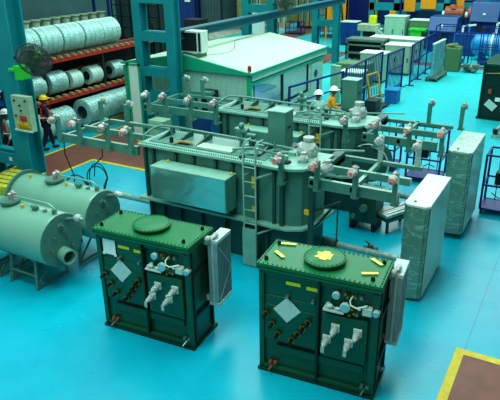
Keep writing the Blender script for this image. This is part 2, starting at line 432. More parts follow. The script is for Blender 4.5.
    if tape:
        for (x, y, a) in ((.24, .645, 12), (.235, .285, -38), (1.60, .60, -38), (1.585, .24, 22)):
            mm = Matrix.Translation((x, y, 1.92)) @ Matrix.Rotation(R(a), 4, 'Z')
            tag(MB().box(-.115, .115, -.027, .027, 0, .004, mm).build('tape_strip', 'ytape', t), 'yellow tape strip on the lid')
        mm = Matrix.Translation((.9, .37, 1.987))
        m = MB()
        for yy in (-.06, 0, .06): m.box(-.1+.02*(yy == 0)-.03, .1, yy-.026, yy+.02, 0, .004, mm)
        m.box(-.05, .05, -.13, .13, .001, .006, mm)
        tag(m.build('tape_patch', 'ytape', t), 'pale yellow tape patch on the hatch')
    return t
dist_transformer('dark green boxy transformer with bare lid and two paper sheets, left of the pair', (-6.5795, 6.3072, 0), .0759, True, False)
dist_transformer('dark green boxy transformer with yellow tape strips on its lid, front right', (-3.6485, 6.5578, 0), .0946, False, True, (-.06, .12, -.04))

# ------------------------------------------------------------------ big sage green power transformers
def pipe_arc(p, q, r=.02): pass

def power_transformer(label, loc, tur, lad, duct_x, front=True, posts=()):
    """local origin: left end of the front rim on the floor; x along the tank, y to the back"""
    t = thing('power_transformer', label, 'transformer', loc)
    L = 4.0
    def outline(o):
        return [(0-o, 0-o), (3.0, -o), (3.3, -.02-o), (3.62, .0-o), (3.86+o*.5, .12-o*.7), (4.0+o, .36-o*.3), (4.03+o, 1.15+o), (0-o, 1.15+o)]
    b = MB().prism(outline(-.09), .95, 2.16)
    b.build('tank', 'green', t, smooth=False, bevel=.01)
    b = MB().prism(outline(-.10), .08, .92)
    for x in [.15, .5, .95, 1.5, 2.1, 2.6, 3.1]: b.box(x, x+.05, .0, .12, .05, .92)
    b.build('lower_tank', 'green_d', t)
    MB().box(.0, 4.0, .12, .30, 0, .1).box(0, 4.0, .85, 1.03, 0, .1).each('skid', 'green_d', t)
    MB().prism(outline(.07), .91, .965).build('bell_flange', 'green_l', t, bevel=.006)
    # wall stiffeners
    b = MB()
    for x in (.08, .30, .9, 1.35, 1.9, 2.3, 2.85, 3.25): b.box(x, x+.06, .02, .12, .96, 2.1)
    b.box(3.42, 3.5, -.0, .1, .96, 2.1).box(3.9, 3.96, .5, .56, .96, 2.1)
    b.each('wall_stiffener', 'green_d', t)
    b = MB().prism(outline(.03), 2.15, 2.205)
    b.build('rim_flange', 'green_l', t, bevel=.005)
    b = MB()
    for i in range(58):
        x = .04+i*.052
        b.cyl((x, .03, 2.12), (x, .03, 2.235), .012, 6)
        b.cyl((x+.0, 1.12, 2.12), (x, 1.12, 2.235), .012, 6)
    b.build('rim_bolt', 'green_d', t).__setitem__('kind', 'stuff')
    # dark well and cover plate
    MB().box(.12, 3.0, .2, 1.02, 2.204, 2.222).build('cover_plate', 'green', t)
    tag(MB().box(1.35, 2.2, .22, .52, 2.222, 2.262).build('perforated_plate', M['film_l'], t), 'pale wrapped plate on the cover')
    b = MB()
    for x in (.25, .75, 1.25, 2.35, 2.75): 
        b._add([(x, .3, 2.22), (x+.04, .3, 2.22), (x+.04, .95, 2.22), (x, .95, 2.22), (x, .95, 2.36), (x+.04, .95, 2.36)], [(0, 1, 2, 3), (0, 3, 4), (1, 5, 2), (3, 2, 5, 4), (0, 4, 5, 1)])
    b.each('cover_brace', 'green_d', t)
    b = MB().tube([(-.02, .2, 2.15), (-.06, .22, 2.3), (0, .5, 2.40), (.06, .72, 2.42), (.5, .76, 2.42), (2.4, .76, 2.38), (2.7, .8, 2.34), (3.1, .8, 2.34), (3.3, .85, 2.3)], .027, 10)
    b.tube([(2.2, .3, 2.3), (2.6, .4, 2.36), (3.1, .45, 2.3), (3.3, .6, 2.3)], .025, 8)
    b.build('oil_pipe', 'green', t, smooth=True)
    b = MB()
    for x in (.3, 1.2, 2.1, 2.9): b.box(x, x+.04, .74, .78, 2.2, 2.42)
    b.each('pipe_bracket', 'green', t)
    o = MB().box(.62, .68, .28, .34, 2.22, 2.34).box(.80, 1.1, .3, .42, 2.225, 2.25).each('loose_bracket', 'dark' , t)
    tag(MB().tube([(.78, .2, 2.24), (.9, .28, 2.29), (1.05, .3, 2.29), (1.18, .36, 2.25)], .03, 8).build('hose_piece', 'wood', t, smooth=True), 'short brown hose piece on the cover')
    # valves cluster
    b = MB().cyl((2.05, .95, 2.2), (2.05, .95, 2.5), .05, 10).cyl((1.95, .95, 2.5), (2.2, .95, 2.5), .07, 10).blob((2.05, .92, 2.62), .07, (1, 1, 1), .1).cyl((2.3, .9, 2.25), (2.3, .9, 2.45), .06, 10).cyl((2.22, .88, 2.45), (2.42, .88, 2.45), .045, 10)
    b.build('valve', 'green', t, smooth=True)
    b = MB()
    for k in range(11):
        x = 2.35+random.random()*1.1; y = .25+random.random()*.65
        if k % 3 == 0: b.cyl((x, y, 2.2), (x, y, 2.3+.08*random.random()), .045, 10)
        elif k % 3 == 1: b.box(x-.09, x+.09, y-.03, y+.03, 2.2, 2.28)
        else: b.bar((x, y, 2.24), (x+.2, y+.12, 2.28), .035)
    b.each('cover_fitting', 'green_l', t)
    b = MB()
    for k in range(8):
        x = 2.3+random.random()*1.2; y = .15+random.random()*.7
        b.box(x-.05, x+.05, y-.04, y+.04, 2.2, 2.25)
    b.each('dark_fitting', 'dark', t)
    # duct box in foil
    x0, x1 = duct_x
    dz0, dz1 = 1.2, 1.91
    d = MB().box(x0, x1, -.44, -.03, dz0, dz1).build('cable_box', 'foil', t, bevel=.012)
    MB().box(x0-.005, x1+.005, -.445, -.0, dz1, dz1+.012).build('cable_box_lid', 'mintlid', d)
    for x, y in ((x0+.2, -.08), (x1-.05, -.12)): tag(MB().lathe((x, y, dz1), (0, 0, 1), [(0, .03), (.05, .03), (.07, .01)], 8).build('yellow_plug', 'yellow', d), 'small yellow plug')
    # turret box (upright conservator cabinet)
    tx0, tx1, ty0, ty1 = tur
    MB().box(tx0-.1, tx1+.14, ty0-.12, ty1+.06, 2.17, 2.21).build('turret_shelf', 'green_d', t)
    o = MB().box(tx0, tx1, ty0, ty1, 2.21, 2.97).build('turret_box', 'green', t, bevel=.006)
    MB().box(tx0-.012, tx1+.012, ty0-.012, ty1+.012, 2.955, 2.975).build('turret_lid', 'green_l', o)
    MB().box(tx1, tx1+.012, ty0+.12, ty0+.26, 2.6, 2.64).build('latch', 'dark', o)
    MB().box(tx0, tx1+.05, ty0+.04, ty0+.1, .1, 2.2).box(tx0+.05, tx1-.05, 1.0, ty0+.1, 1.2, 2.15).build('turret_support', 'green', t)
    # ladder
    lx, ly, lw = lad
    b = MB()
    for x in (lx, lx+lw):
        b.tube([(x, ly, .02), (x, ly, 2.58), (x+.02, ly+.05, 2.66), (x+.05, ly+.22, 2.67)], .02, 8)
    for i in range(8): b.cyl((lx, ly, .35+.3*i), (lx+lw, ly, .35+.3*i), .014, 8)
    ld = b.build('ladder', 'green_l', t, smooth=True)
    MB().box(lx-.02, lx+lw+.02, ly-.05, ly-.03, .02, .86).build('climb_guard', 'green_l', ld)
    for z in (1.72, 1.22):
        tag(MB().box(lx+.16, lx+.27, ly+.04, ly+.045, z, z+.24 if z > 1.5 else z+.12).build('yellow_plate', 'yellow', ld), 'yellow plate behind the ladder')
    b = MB()
    for z in (.75, 1.95): b.bar((lx+lw, ly, z), (lx+lw+.28, .05, z+.1), .03).bar((lx, ly, z), (lx, .1, z), .03)
    b.each('ladder_bracket', 'green_l', ld)
    # header arms left and right
    for (xa, xb) in ((-2.35, -.02), (4.05, 5.75)):
        b = MB()
        for (y, zt, hh) in ((-.05, 2.12, .2), (.72, 2.12, .14), (1.55, 2.08, .08)):
            b.box(xa, xb, y, y+.09, zt-hh, zt)
        for x in (xa+.06,) if xa < 0 else (xa+.06, (xa+xb)/2): b.box(x-.04, x+.04, -.05, 1.64, 1.98, 2.08)
        b.each('header_beam', 'green', t, bevel=.005)
        c = MB().tube([(xa+.1, .95, .33), (xb, .95, .33)], .07, 12)
        c.build('header_pipe', 'filmside', t, smooth=True)
    MB().box(3.95, 4.15, .9, 1.6, 1.95, 2.16).box(-.15, .1, .9, 1.6, 1.95, 2.16).box(-.02, .12, 1.0, 1.3, .4, 2.1).each('beam_bracket', 'green_d', t)
    # posts with wrapped caps
    for (x, y, s, z0, zt, red) in posts:
        b = MB().box(x-.045, x+.045, y-.045, y+.045, z0, zt).box(x-.07, x+.07, y-.03, y+.16, z0, z0+.04)
        b.cyl((x, y, zt-.05), (x, y+s*.13, zt-.05), .055, 10)
        if z0 < 2.0: b.box(x-.05, x+.05, y, y+.1, 2.0, 2.12)
        o = b.build('header_post', 'green' if not red == 2 else 'film_l', t, bevel=.005)
        r = random.Random(int(x*100))
        MB().blob((x, y+s*.18, zt-.05), .09, (1.0, 1.0, 1.0), .14, 2, r).blob((x+.01, y+s*.1, zt+.02), .06, (1, 1.2, 1.1), .2, 1, r).build('wrapped_cap', 'cap' if s > 0 or red == 2 else 'capred', o, smooth=False)
        if red == 1: MB().lathe((x-.01, y+s*.24, zt-.06), (0, s, 0), [(0, .058), (.03, .058), (.035, .03)], 14).build('red_cap', 'redcap', o, smooth=True)
    # wrapped porcelain bushings on the right of the cover
    for (x, y, z, s) in ((3.62, .9, 2.2, 1.15), (3.7, .5, 2.2, .6), (4.28, .3, 2.16, .7), (4.12, .2, 2.16, .4)):
        b = MB().lathe((x, y, z), (0, 0, 1), [(0, .15*s), (.06*s, .17*s), (.14*s, .17*s), (.22*s, .12*s), (.27*s, .08*s), (.29*s, .1*s), (.34*s, .1*s)], 14)
        b.blob((x-.08*s, y-.03, z+.1*s), .13*s, (1, 1, 1), .25).blob((x+.09*s, y-.05, z+.16*s), .09*s, (1, 1, 1), .3)
        o = b.build('wrapped_bushing', 'cap', t, smooth=False)
    MB().bar((3.1, 1.15, 2.2), (4.6, 1.45, 2.28), .03).build('stay_rod', 'green_l', t)
    if not front:
        o = MB().lathe((4.3, -.1, 1.42), (0, -1, 0), [(-.5, .38), (.0, .38), (.03, .42), (.08, .42), (.09, .36)], 28).build('cooler_drum', 'green_d', t, smooth=True)
        MB().tube([(4.3+.47*math.cos(a*PI/10), -.2, 1.42+.5*math.sin(a*PI/10)) for a in range(-7, 8)], .015, 6).build('white_hose', 'film_l', o, smooth=True)
    # lower right fittings
    b = MB().cyl((4.0, .9, .35), (4.3, .9, .35), .12, 16).bar((4.05, .12, .1), (4.05, .12, 2.0), .09).bar((4.3, .9, .3), (4.3, .9, 1.3), .025)
    b.bar((4.05, .15, 1.35), (4.5, .5, 1.5), .05).bar((4.1, .2, 1.0), (4.3, .5, 1.3), .04)
    b.build('drain_valve', 'green_d', t)
    tag(MB().box(3.93, 4.03, .05, .1, 1.3, 1.4).build('yellow_tag', 'yellow', t), 'yellow tag at the tank corner')
    return t

F = -8.2
fp = []
for x, r in ((-10.5, 0), (-9.85, 1), (-9.0, 0), (-8.35, 1)): fp.append((x-F, -.1, -1, 1.92, 2.55, r))
for x in (-4.69, -3.96, -3.22, -2.5): fp.append((x-F, -.1, -1, 1.9, 2.5, 1))
for x in (-10.75, -9.9): fp.append((x-F, 1.6, 1, 2.0, 2.52, 0))
for x in (-3.31, -2.56): fp.append((x-F, 1.6, -1, 2.0, 2.58, 2))
power_transformer('large sage green power transformer nearest the camera, foil-wrapped cable box and ladder on its front', (F, 9.5, 0), (2.6, 3.0, 1.08, 1.47), (2.71, -.16, .27), (.62, 2.46), True, fp)
G0 = -8.3
rp = []
for x in (-10.25, -9.68, -8.85, -8.07): rp.append((x-G0, -.3, -1, 1.9, 2.52, 0))
for x, r in ((-4.57, 0), (-3.85, 0), (-3.1, 1), (-2.4, 1)): rp.append((x-G0, -.3, -1, 1.9, 2.5, r))
for x in (-10.4, -9.75): rp.append((x-G0, 1.6, 1, 2.0, 2.56, 0))
for x in (-3.14, -2.38): rp.append((x-G0, 1.6, 1, 2.0, 2.58, 0))
power_transformer('large sage green power transformer standing in the second row, partly hidden behind the nearest one', (G0, 12.72, 0), (2.93, 3.33, 1.48, 1.86), (2.75, -.12, .3), (.85, 2.6), False, rp)

t = thing('oil_pump_skid', 'dark green box-shaped skid on the floor under the right-hand beam arms', 'skid', (-4.2, 11.95, 0))
MB().box(0, .62, 0, .6, .22, .9).build('tank', 'green_d', t, bevel=.01)
MB().box(-.15, .75, -.05, .65, .9, .94).build('top_flange', 'green_l', t, bevel=.005)
MB().box(0, .1, .05, .55, 0, .22).box(.52, .62, .05, .55, 0, .22).each('skid_foot', 'dark', t)
MB().cyl((.35, -.1, .6), (.35, .02, .6), .09, 14).cyl((.1, -.08, .35), (.1, .02, .35), .06, 12).each('port_cover', 'green', t)
# ------------------------------------------------------------------ wrapped radiator banks
def radiator(label, x0, x1, y0, y1, z0, z1, cap_m):
    t = thing('radiator_bank', label, 'radiator', (x0, y0, 0))
    w, d = x1-x0, y1-y0
    b = MB()
    n = 22
    for i in range(n):
        y = .03+(d-.06)*i/(n-1)
        b.box(.03, w-.03, y-.012, y+.012, z0+.03, z1-.05)
    b.build('fins', 'green', t)
    # film skin, slightly uneven
    bm = MB()
    r = random.Random(3)
    nz, npr = 16, []
    ring = [(0, .05), (.05, 0), (w*.5, -.012), (w-.05, 0), (w, .05), (w+.008, d*.3), (w+.008, d*.6), (w, d-.03), (w-.04, d), (w*.5, d), (.04, d), (0, d-.03), (-.006, d*.5)]
    rows = []
    for k in range(nz+1):
        z = z0+(z1-.05-z0)*k/nz
        rows.append([bm.bm.verts.new((x+r.uniform(-.008, .008), y+r.uniform(-.012, .012), z)) for x, y in ring])
    for a, c in zip(rows, rows[1:]):
        m = len(ring)
        for i in range(m): bm.bm.faces.new((a[i], a[(i+1) % m], c[(i+1) % m], c[i]))
    bm.build('plastic_wrap', 'film', t, smooth=False)
    MB().prism([(-.01, .06), (.06, -.01), (w-.06, -.01), (w+.015, .06), (w+.015, d+.01), (-.01, d+.01)], z1-.05, z1).build('top_cover', cap_m, t, bevel=.012)
    MB().box(w+.008, w+.018, .08, d-.04, z0+.02, z1-.05).build('side_sheet', 'sheet', t)
    MB().box(.07, w-.05, -.022, -.014, z0+.05, z1-.12).build('front_panel', M['film'], t)
    MB().lathe((w*.35, .15, z1), (0, 0, 1), [(0, .025), (.02, .025), (.03, .01)], 10).build('vent_plug', 'steel', t, smooth=True)
    b = MB()
    for (x, y) in ((.06, .12), (w-.06, .12), (.06, d-.12), (w-.06, d-.12)): b.box(x-.03, x+.03, y-.03, y+.03, 0, z0+.04)
    b.each('foot', 'green_d', t)
    return t
radiator('tall narrow radiator bank in clear film with a smooth white top, nearer of the two', -2.36, -1.93, 9.56, 11.22, .06, 1.92, M['white'])
radiator('tall narrow radiator bank in crinkled grey film beside the blue cart, farther of the two', -2.27, -1.78, 12.5, 14.1, .14, 2.05, M['film_l'])

# ------------------------------------------------------------------ horizontal grey-green tanks on stands
def hose_loop(c, r, tilt, n=28):
    return [(c[0]+r*math.cos(2*PI*i/n), c[1]+r*math.sin(2*PI*i/n)*math.cos(tilt), c[2]+r*math.sin(2*PI*i/n)*math.sin(tilt)) for i in range(n)]
def oil_tank(label, cx, cy, cz, L, r):
    t = thing('oil_conservator_tank', label, 'tank', (cx, cy, 0))
    b = MB().lathe((-L, 0, cz), (1, 0, 0), [(0, r*.985), (.03, r), (L-.03, r), (L, r*.985)], 48)
    b.build('shell', 'tankg', t, smooth=True)
    b = MB().lathe((-L-.05, 0, cz), (1, 0, 0), [(0, r+.07), (.05, r+.07)], 48)
    for i in range(36):
        a = 2*PI*i/36
        b.cyl((-L-.06, (r+.04)*math.cos(a), cz+(r+.04)*math.sin(a)), (-L+.02, (r+.04)*math.cos(a), cz+(r+.04)*math.sin(a)), .012, 6)
    b.build('end_flange', 'tankg2', t)
    b = MB().lathe((0, 0, cz), (1, 0, 0), [(0, r*.985), (.012, r*.97), (.02, r*.1)], 48)
    for i in range(10):
        a = 2*PI*i/10+.2
        b.cyl((.01, .82*r*math.cos(a), cz+.82*r*math.sin(a)), (.035, .82*r*math.cos(a), cz+.82*r*math.sin(a)), .014, 6)
    b.build('end_plate', 'tankg2', t, smooth=True)
    b = MB().lathe((.01, -.02, cz-.28), (1, -.25, 0), [(0, .15), (.24, .15), (.24, .12), (.02, .12)], 24, cap=False)
    o = b.build('nozzle', 'tankg', t, smooth=True)
    MB().lathe((.03, -.02, cz-.28), (1, -.25, 0), [(0, .1), (.01, .1)], 20).bar((.15, -.14, cz-.28), (.15, .08, cz-.28), .02).build('nozzle_core', 'dark', o)
    MB().tube([(.02, 0, cz+.3), (.1, 0, cz+.32), (.12, .02, cz+.22), (.06, .04, cz+.16), (.02, .03, cz+.16)], .022, 8).cyl((.0, 0, cz+.28), (.05, 0, cz+.28), .07, 12).build('valve', 'tankg2', t, smooth=True)
    b = MB().cyl((.02, .12, cz+.02), (.07, .12, cz+.02), .03, 8).cyl((.02, -.2, cz+.12), (.06, -.2, cz+.12), .025, 8).cyl((.02, .22, cz-.2), (.08, .22, cz-.2), .03, 8).cyl((.02, -.3, cz-.1), (.06, -.3, cz-.1), .025, 8)
    b.each('plug', 'steel', t)
    o = MB().cyl((0, .18, cz+.36), (.25, .2, cz+.42), .035, 10).build('spout', 'tankg2', t, smooth=True)
    MB().blob((.3, .2, cz+.44), .07, (1.5, 1, 1), .2).build('wrapped_cap', 'cap', o)
    # top fittings
    b = MB().lathe((-1.25, -.02, cz+r-.03), (0, 0, 1), [(0, .16), (.06, .17), (.06, .2), (.10, .2), (.10, .02)], 24)
    o = b.build('manhole', 'tankg2', t, smooth=True)
    b = MB()
    for (dx, dy) in ((-.05, .05), (.05, .02), (.0, -.06)): b.cyl((-1.2+dx, dy, cz+r+.05), (-1.2+dx, dy, cz+r+.2), .03, 8).blob((-1.2+dx, dy, cz+r+.2), .045, (1, 1, .8), .2, 1)
    b.build('wrapped_valve', 'capred', o)
    MB().tube([(-1.1, 0, cz+r+.16), (-.6, 0, cz+r+.17), (-.2, 0, cz+r+.17), (-.06, 0, cz+r+.1), (-.03, 0, cz+r-.02)], .02, 8).build('vent_pipe', 'tankg', t, smooth=True)
    b = MB().cyl((-.55, -.05, cz+r-.04), (-.55, -.05, cz+r+.08), .05, 10).cyl((-.62, -.05, cz+r+.06), (-.46, -.05, cz+r+.06), .035, 8).cyl((-.08, 0, cz+r-.05), (-.08, 0, cz+r+.08), .05, 10).bar((-.35, -.02, cz+r-.01), (-.28, -.02, cz+r+.03), .05)
    b.each('fitting', 'tankg2', t)
    for x in (-.85, -1.9): tag(MB().box(x-.03, x+.03, -.1, -.07, cz+r-.03, cz+r+.06).build('lifting_lug', 'yellow', t), 'yellow lifting lug')
    # angle iron stands
    for k, (xa, xb) in enumerate(((-1.16, -.42), (-2.0, -1.5))):
        b = MB()
        zt = cz-r*.72
        for x in (xa, xb):
            sx = .04 if x == xa else -.04
            for s in (-1, 1):
                b.bar((x, s*.40, 0), (x+sx, s*.30, zt+.06), .05)
            b.bar((x, -.40, .05), (x, .40, .05), .04)
            b.bar((x+sx, -.38, zt), (x+sx, .38, zt), .05)
            b.bar((x, -.38, .08), (x+sx, .28, zt), .03)
        for s in (-1, 1): b.bar((xa, s*.36, zt*.45), (xb, s*.36, zt*.45), .035)
        b.build('stand', 'tankg2', t)
    return t
oil_tank('horizontal grey-green cylinder tank nearest the camera, cut off by the left edge', -8.1, 6.93, 1.02, 2.35, .53)
oil_tank('horizontal grey-green cylinder tank with its bolted flange in view, behind the nearest one', -8.1, 8.08, 1.08, 2.2, .52)
MB_ = MB
# hoses on and above the floor
def coil_hose(label, cx, cy, cz, r, up, rr=.014, sq=.85):
    b = MB()
    rnd = random.Random(int(cx*31))
    pts = []
    for i in range(58):
        a = 2*PI*i/28
        k = r*(1+.1*math.sin(i*.21)+rnd.uniform(-.01, .01))
        pts.append((cx+k*math.cos(a)*(sq+.1*(i//28)), cy+k*math.cos(a)*.3-.03*i/28, cz+k*math.sin(a)*(1.05-.14*(i//28))))
    pts += [(cx+r*.8, cy-r*.4, cz-.05), (cx+r*.7, cy-r*.35, .05), (cx+r*.9, cy-.5, .02)]
    b.tube(pts, rr, 6)
    b.tube([up, (up[0]-.02, up[1], up[2]*.7+cz*.3), (cx-.15, cy+.08, cz+r*.9), (cx-r*.7, cy+r*.3, cz)], rr, 6)
    return tag(b.build('cable_coil', 'black', smooth=True), label, 'cable')
coil_hose('black cable coil hanging from the left end of the beam arms', -10.09, 9.35, .84, .3, (-10.45, 9.45, 1.95))
coil_hose('black cable coil looped beside the front transformer, second from left', -9.37, 9.35, 1.2, .34, (-9.3, 9.5, 1.95), .013, .5)

# ------------------------------------------------------------------ teal lattice columns
def column(label, x0, x1, y0, lw, ld, h, braces, group='teal lattice columns'):
    t = thing('steel_column', label, 'column', ((x0+x1)/2, y0, 0))
    c = (x0+x1)/2
    for (a, bb) in ((x0-c, x0-c+lw), (x1-c-lw, x1-c)):
        b = MB().box(a, bb, 0, .04, 0, h).box(a, bb, ld-.04, ld, 0, h).box((a+bb)/2-.05, (a+bb)/2+.05, .02, ld-.02, 0, h)
        b.box(a-.08, bb+.08, -.08, ld+.08, 0, .04)
        b.build('leg', 'teal', t, bevel=.006)
    for (z0, z1) in braces:
        MB().box(x0-c+lw*.8, x1-c-lw*.8, .01, .05, z0, z1).box(x0-c+lw*.8, x1-c-lw*.8, ld*.5, ld-.02, z0, z1).each('brace_plate', 'teal', t)
    return t
c1 = column('thick teal steel column at the left edge with a control board mounted on it', -14.95, -12.66, 10.2, .6, .5, 8.5, ((.62, .95), (2.72, 3.2), (4.5, 4.9), (6, 6.3)))
tag(MB().box(.28, .4, -.0, .009, .74, .84).build('white_plate', 'white', c1), 'small white plate on the brace')
column('teal steel column rising in front of the cabin, second from the left', -13.36, -11.72, 15.7, .32, .4, 9, ((1.3, 1.6), (2.15, 2.45), (3.3, 3.62), (4.5, 4.9), (6, 6.3)))
column('teal steel column behind the cabin roof, third from the left', -14.05, -12.4, 24, .36, .36, 9, ((1, 1.3), (2.2, 2.5), (3.45, 3.8), (5, 5.3)))
column('teal steel column beyond the cabin, fourth from the left', -14.1, -12.5, 32, .34, .36, 9, ((.5, .8), (2.0, 2.35), (3.6, 3.9)))
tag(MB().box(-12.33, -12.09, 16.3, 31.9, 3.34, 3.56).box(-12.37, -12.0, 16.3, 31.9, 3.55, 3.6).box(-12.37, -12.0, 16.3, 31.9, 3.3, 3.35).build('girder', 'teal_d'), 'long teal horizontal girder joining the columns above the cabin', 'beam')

# control board
t = thing('control_board', 'grey switch board with red button hung on the left column', 'switchboard', (-12.42, 10.05, 1.78))
MB().box(-.33, .30, -.07, .1, 0, .92).build('panel', 'beigegreen', t, bevel=.008)
MB().box(-.05, .16, -.12, -.07, .3, .42).build('red_button', 'red', t, bevel=.01)
b = MB()
for (x, z) in ((-.02, .68), (0, .55), (-.2, .8), (.2, .82), (-.22, .4)): b.cyl((x, -.07, z), (x, -.1, z), .025, 8)
b.each('knob', 'dark', t)
b = MB()
for k in range(9):
    x = -.18+.05*k; b.tube([(x, -.08, .28-.02*(k % 3)), (x+.03, -.14, .22), (x+.06, -.1, .12), (x+.02, -.08, .05)], .014, 6)
b.build('wiring', 'yellow', t)
MB().box(-.33, .30, -.09, -.07, 0, .05).build('bottom_rail', 'white', t)

# cage fans
def cage_fan(label, loc, rz, r, tilt):
    t = thing('cage_fan', label, 'fan', loc, rz)
    axis = Vector((0, -1, tilt)).normalized()
    rot = axis.to_track_quat('Z', 'Y').to_matrix().to_4x4()
    b = MB()
    for (z, rr) in ((-.1, r*.75), (0, r), (.1, r*.75)):
        b.tube([rot @ Vector((rr*math.cos(2*PI*i/32), rr*math.sin(2*PI*i/32), z)) for i in range(32)], .012, 6, True)
    for rr in (.3, .5): b.tube([rot @ Vector((r*rr*math.cos(2*PI*i/24), r*rr*math.sin(2*PI*i/24), .11)) for i in range(24)], .007, 5, True)
    for i in range(44):
        a = 2*PI*i/44
        pts = [rot @ Vector((k*r*math.cos(a), k*r*math.sin(a), z)) for k, z in ((.12, .12), (.75, .1), (1, 0), (.75, -.1), (.15, -.12))]
        b.tube(pts, .008, 4)
    b.build('cage', 'wire', t)
    b = MB()
    for k in range(4):
        m = rot @ Matrix.Rotation(k*PI/2, 4, 'Z') @ Matrix.Rotation(R(25), 4, 'X')
        b.box(.06, r*.85, -.09, .09, -.006, .006, m)
    b.build('blade', 'grey', t)
    MB().cyl(rot @ Vector((0, 0, -.28)), rot @ Vector((0, 0, .02)), .1, 16).build('motor', 'lime', t, smooth=True)
    p = rot @ Vector((0, 0, -.25))
    MB().bar(p, (p.x-.55, p.y+.2, p.z-.15), .06).bar((p.x-.5, p.y+.2, p.z-.15), (p.x-1.1, p.y+1.1, p.z-.2), .06).build('wall_arm', 'dark', t)
    return t
cage_fan('large wire cage fan with green motor on the left column', (-11.38, 9.75, 3.72), R(28), .42, -.35)
cage_fan('wire cage fan with bright green mount on the column behind the cabin', (-11.5, 23.3, 3.95), R(10), .45, -.2)
tag(MB().box(-12.3, -12.05, 9.85, 10.15, 3.15, 3.5).box(-12.8, -12.1, 10.08, 10.2, 3.28, 3.36).build('motor_box', 'lime', bevel=.02), 'bright green motor box beside the cage fan', 'box')

# ------------------------------------------------------------------ coil racks
XR = -16.6
t = thing('coil_rack', 'long red beam rack holding foil-wrapped coils', 'rack', (XR, 12, 0))
for z in (1.32, 2.66):
    for x in (-.45, .55):
        MB().box(x-.05, x+.05, -1.5, 8.3, z-.13, z).build('beam', 'red', t, bevel=.005)
for y in (-1.2, 2.1, 5.0, 8.2):
    for x in (-.45, .5):
        MB().box(x-.05, x+.05, y-.05, y+.05, 0, 3.3 if y > 8 else 2.7).build('upright', 'dark', t)
for z in (1.32, 2.66):
    MB().box(-.38, .48, -1.4, 8.2, z-.06, z-.02).build('deck', 'dark', t)  # dark plates added so the gaps under the coils look shaded
MB().box(-.52, -.5, -1.5, 8.3, .0, 2.6).build('rack_shade_sheet', 'dark', t)  # added dark sheet standing in for the shade inside the rack
for z in (1.32, 2.66):
    b = MB()
    for i in range(30):
        y = -1.3+i*.32
        b.box(.48, .66, y-.06, y+.06, z, z+.08)
    b.each('timber_chock', 'wood', t)
def foil_coil(label, y, L, z, r, group, m='coil', x=XR+.12, core=True):
    t = thing('foil_coil', label, 'coil', (x, y, z))
    n = max(2, int(L/.22)); prof = [(0, r*.94)]
    for i in range(n):
        a = L*i/n; c = L*(i+1)/n
        prof += [(a+.015, r), (c-.03, r), (c-.012, r*.955)]
    prof += [(L, r*.94)]
    MB().lathe((0, 0, r), (0, 1, 0), prof, 28, cap=False).lathe((0, .002, r), (0, 1, 0), [(0, r*.94), (.0, r*.5)], 28, cap=False).lathe((0, L-.002, r), (0, 1, 0), [(0, r*.94), (.0, r*.5)], 28, cap=False).build('winding', m, t, smooth=True)
    MB().lathe((0, .01, r), (0, 1, 0), [(0, r*.5), (.12, r*.45), (.12, .01)], 24, cap=False).lathe((0, L-.01, r), (0, -1, 0), [(0, r*.5), (.12, r*.45), (.12, .01)], 24, cap=False).build('core', 'coil_d', t, smooth=True)
    return t
ordn = ['nearest the left column', 'second along', 'third along', 'fourth along', 'last before the mesh screen']
for i, (y, L) in enumerate(((13.1, 1.0), (14.15, .95), (15.15, 1.0), (16.2, .95), (17.15, .95))):
    foil_coil('silver foil-wrapped coil on the top rack level, ' + ordn[i], y, L, 2.73, .5, 'top rack coils')
for i, (y, L, m) in enumerate(((13.35, .75, 'coil'), (14.3, .8, 'coil'), (15.35, .55, 'coil_w'), (16.35, .6, 'coil_w'), (17.6, .7, 'coil'))):
    foil_coil('foil-wrapped coil on the middle rack level, ' + ordn[i], y, L, 1.41, .40 if i < 2 else .34, 'middle rack coils', m, XR+.22)
foil_coil('pale wrapped coil on the floor under the rack, nearest the worker', 13.05, .8, .03, .45, 'floor coils', 'coil_w', XR+.55)
foil_coil('silver wrapped coil on the floor under the rack, in the middle', 14.0, .9, .03, .48, 'floor coils', 'coil', XR+.55)
foil_coil('big ringed silver coil on the floor by the rack, hollow end facing left', 15.15, 2.5, .24, .47, 'floor coils', 'coil', XR+1.0)
tag(MB().box(XR+.7, XR+.8, 15.4, 18.3, 0, .3).box(XR+1.2, XR+1.3, 15.4, 18.3, 0, .3).box(XR+.7, XR+1.3, 15.5, 15.6, 0, .2).box(XR+.7, XR+1.3, 17.5, 17.6, 0, .2).build('coil_cradle', 'wood'), 'timber cradle under the big ringed coil', 'cradle')
MB_t = thing('pallet_stack', 'timber pallet and boards lying on the middle rack behind coils', 'pallet', (XR-.3, 16.2, 1.4))
MB().box(-.5, .1, 0, 1.6, .55, .62).box(-.5, .1, 0, .1, 0, .55).box(-.5, .1, 1.5, 1.6, 0, .55).build('board', 'wood', MB_t)

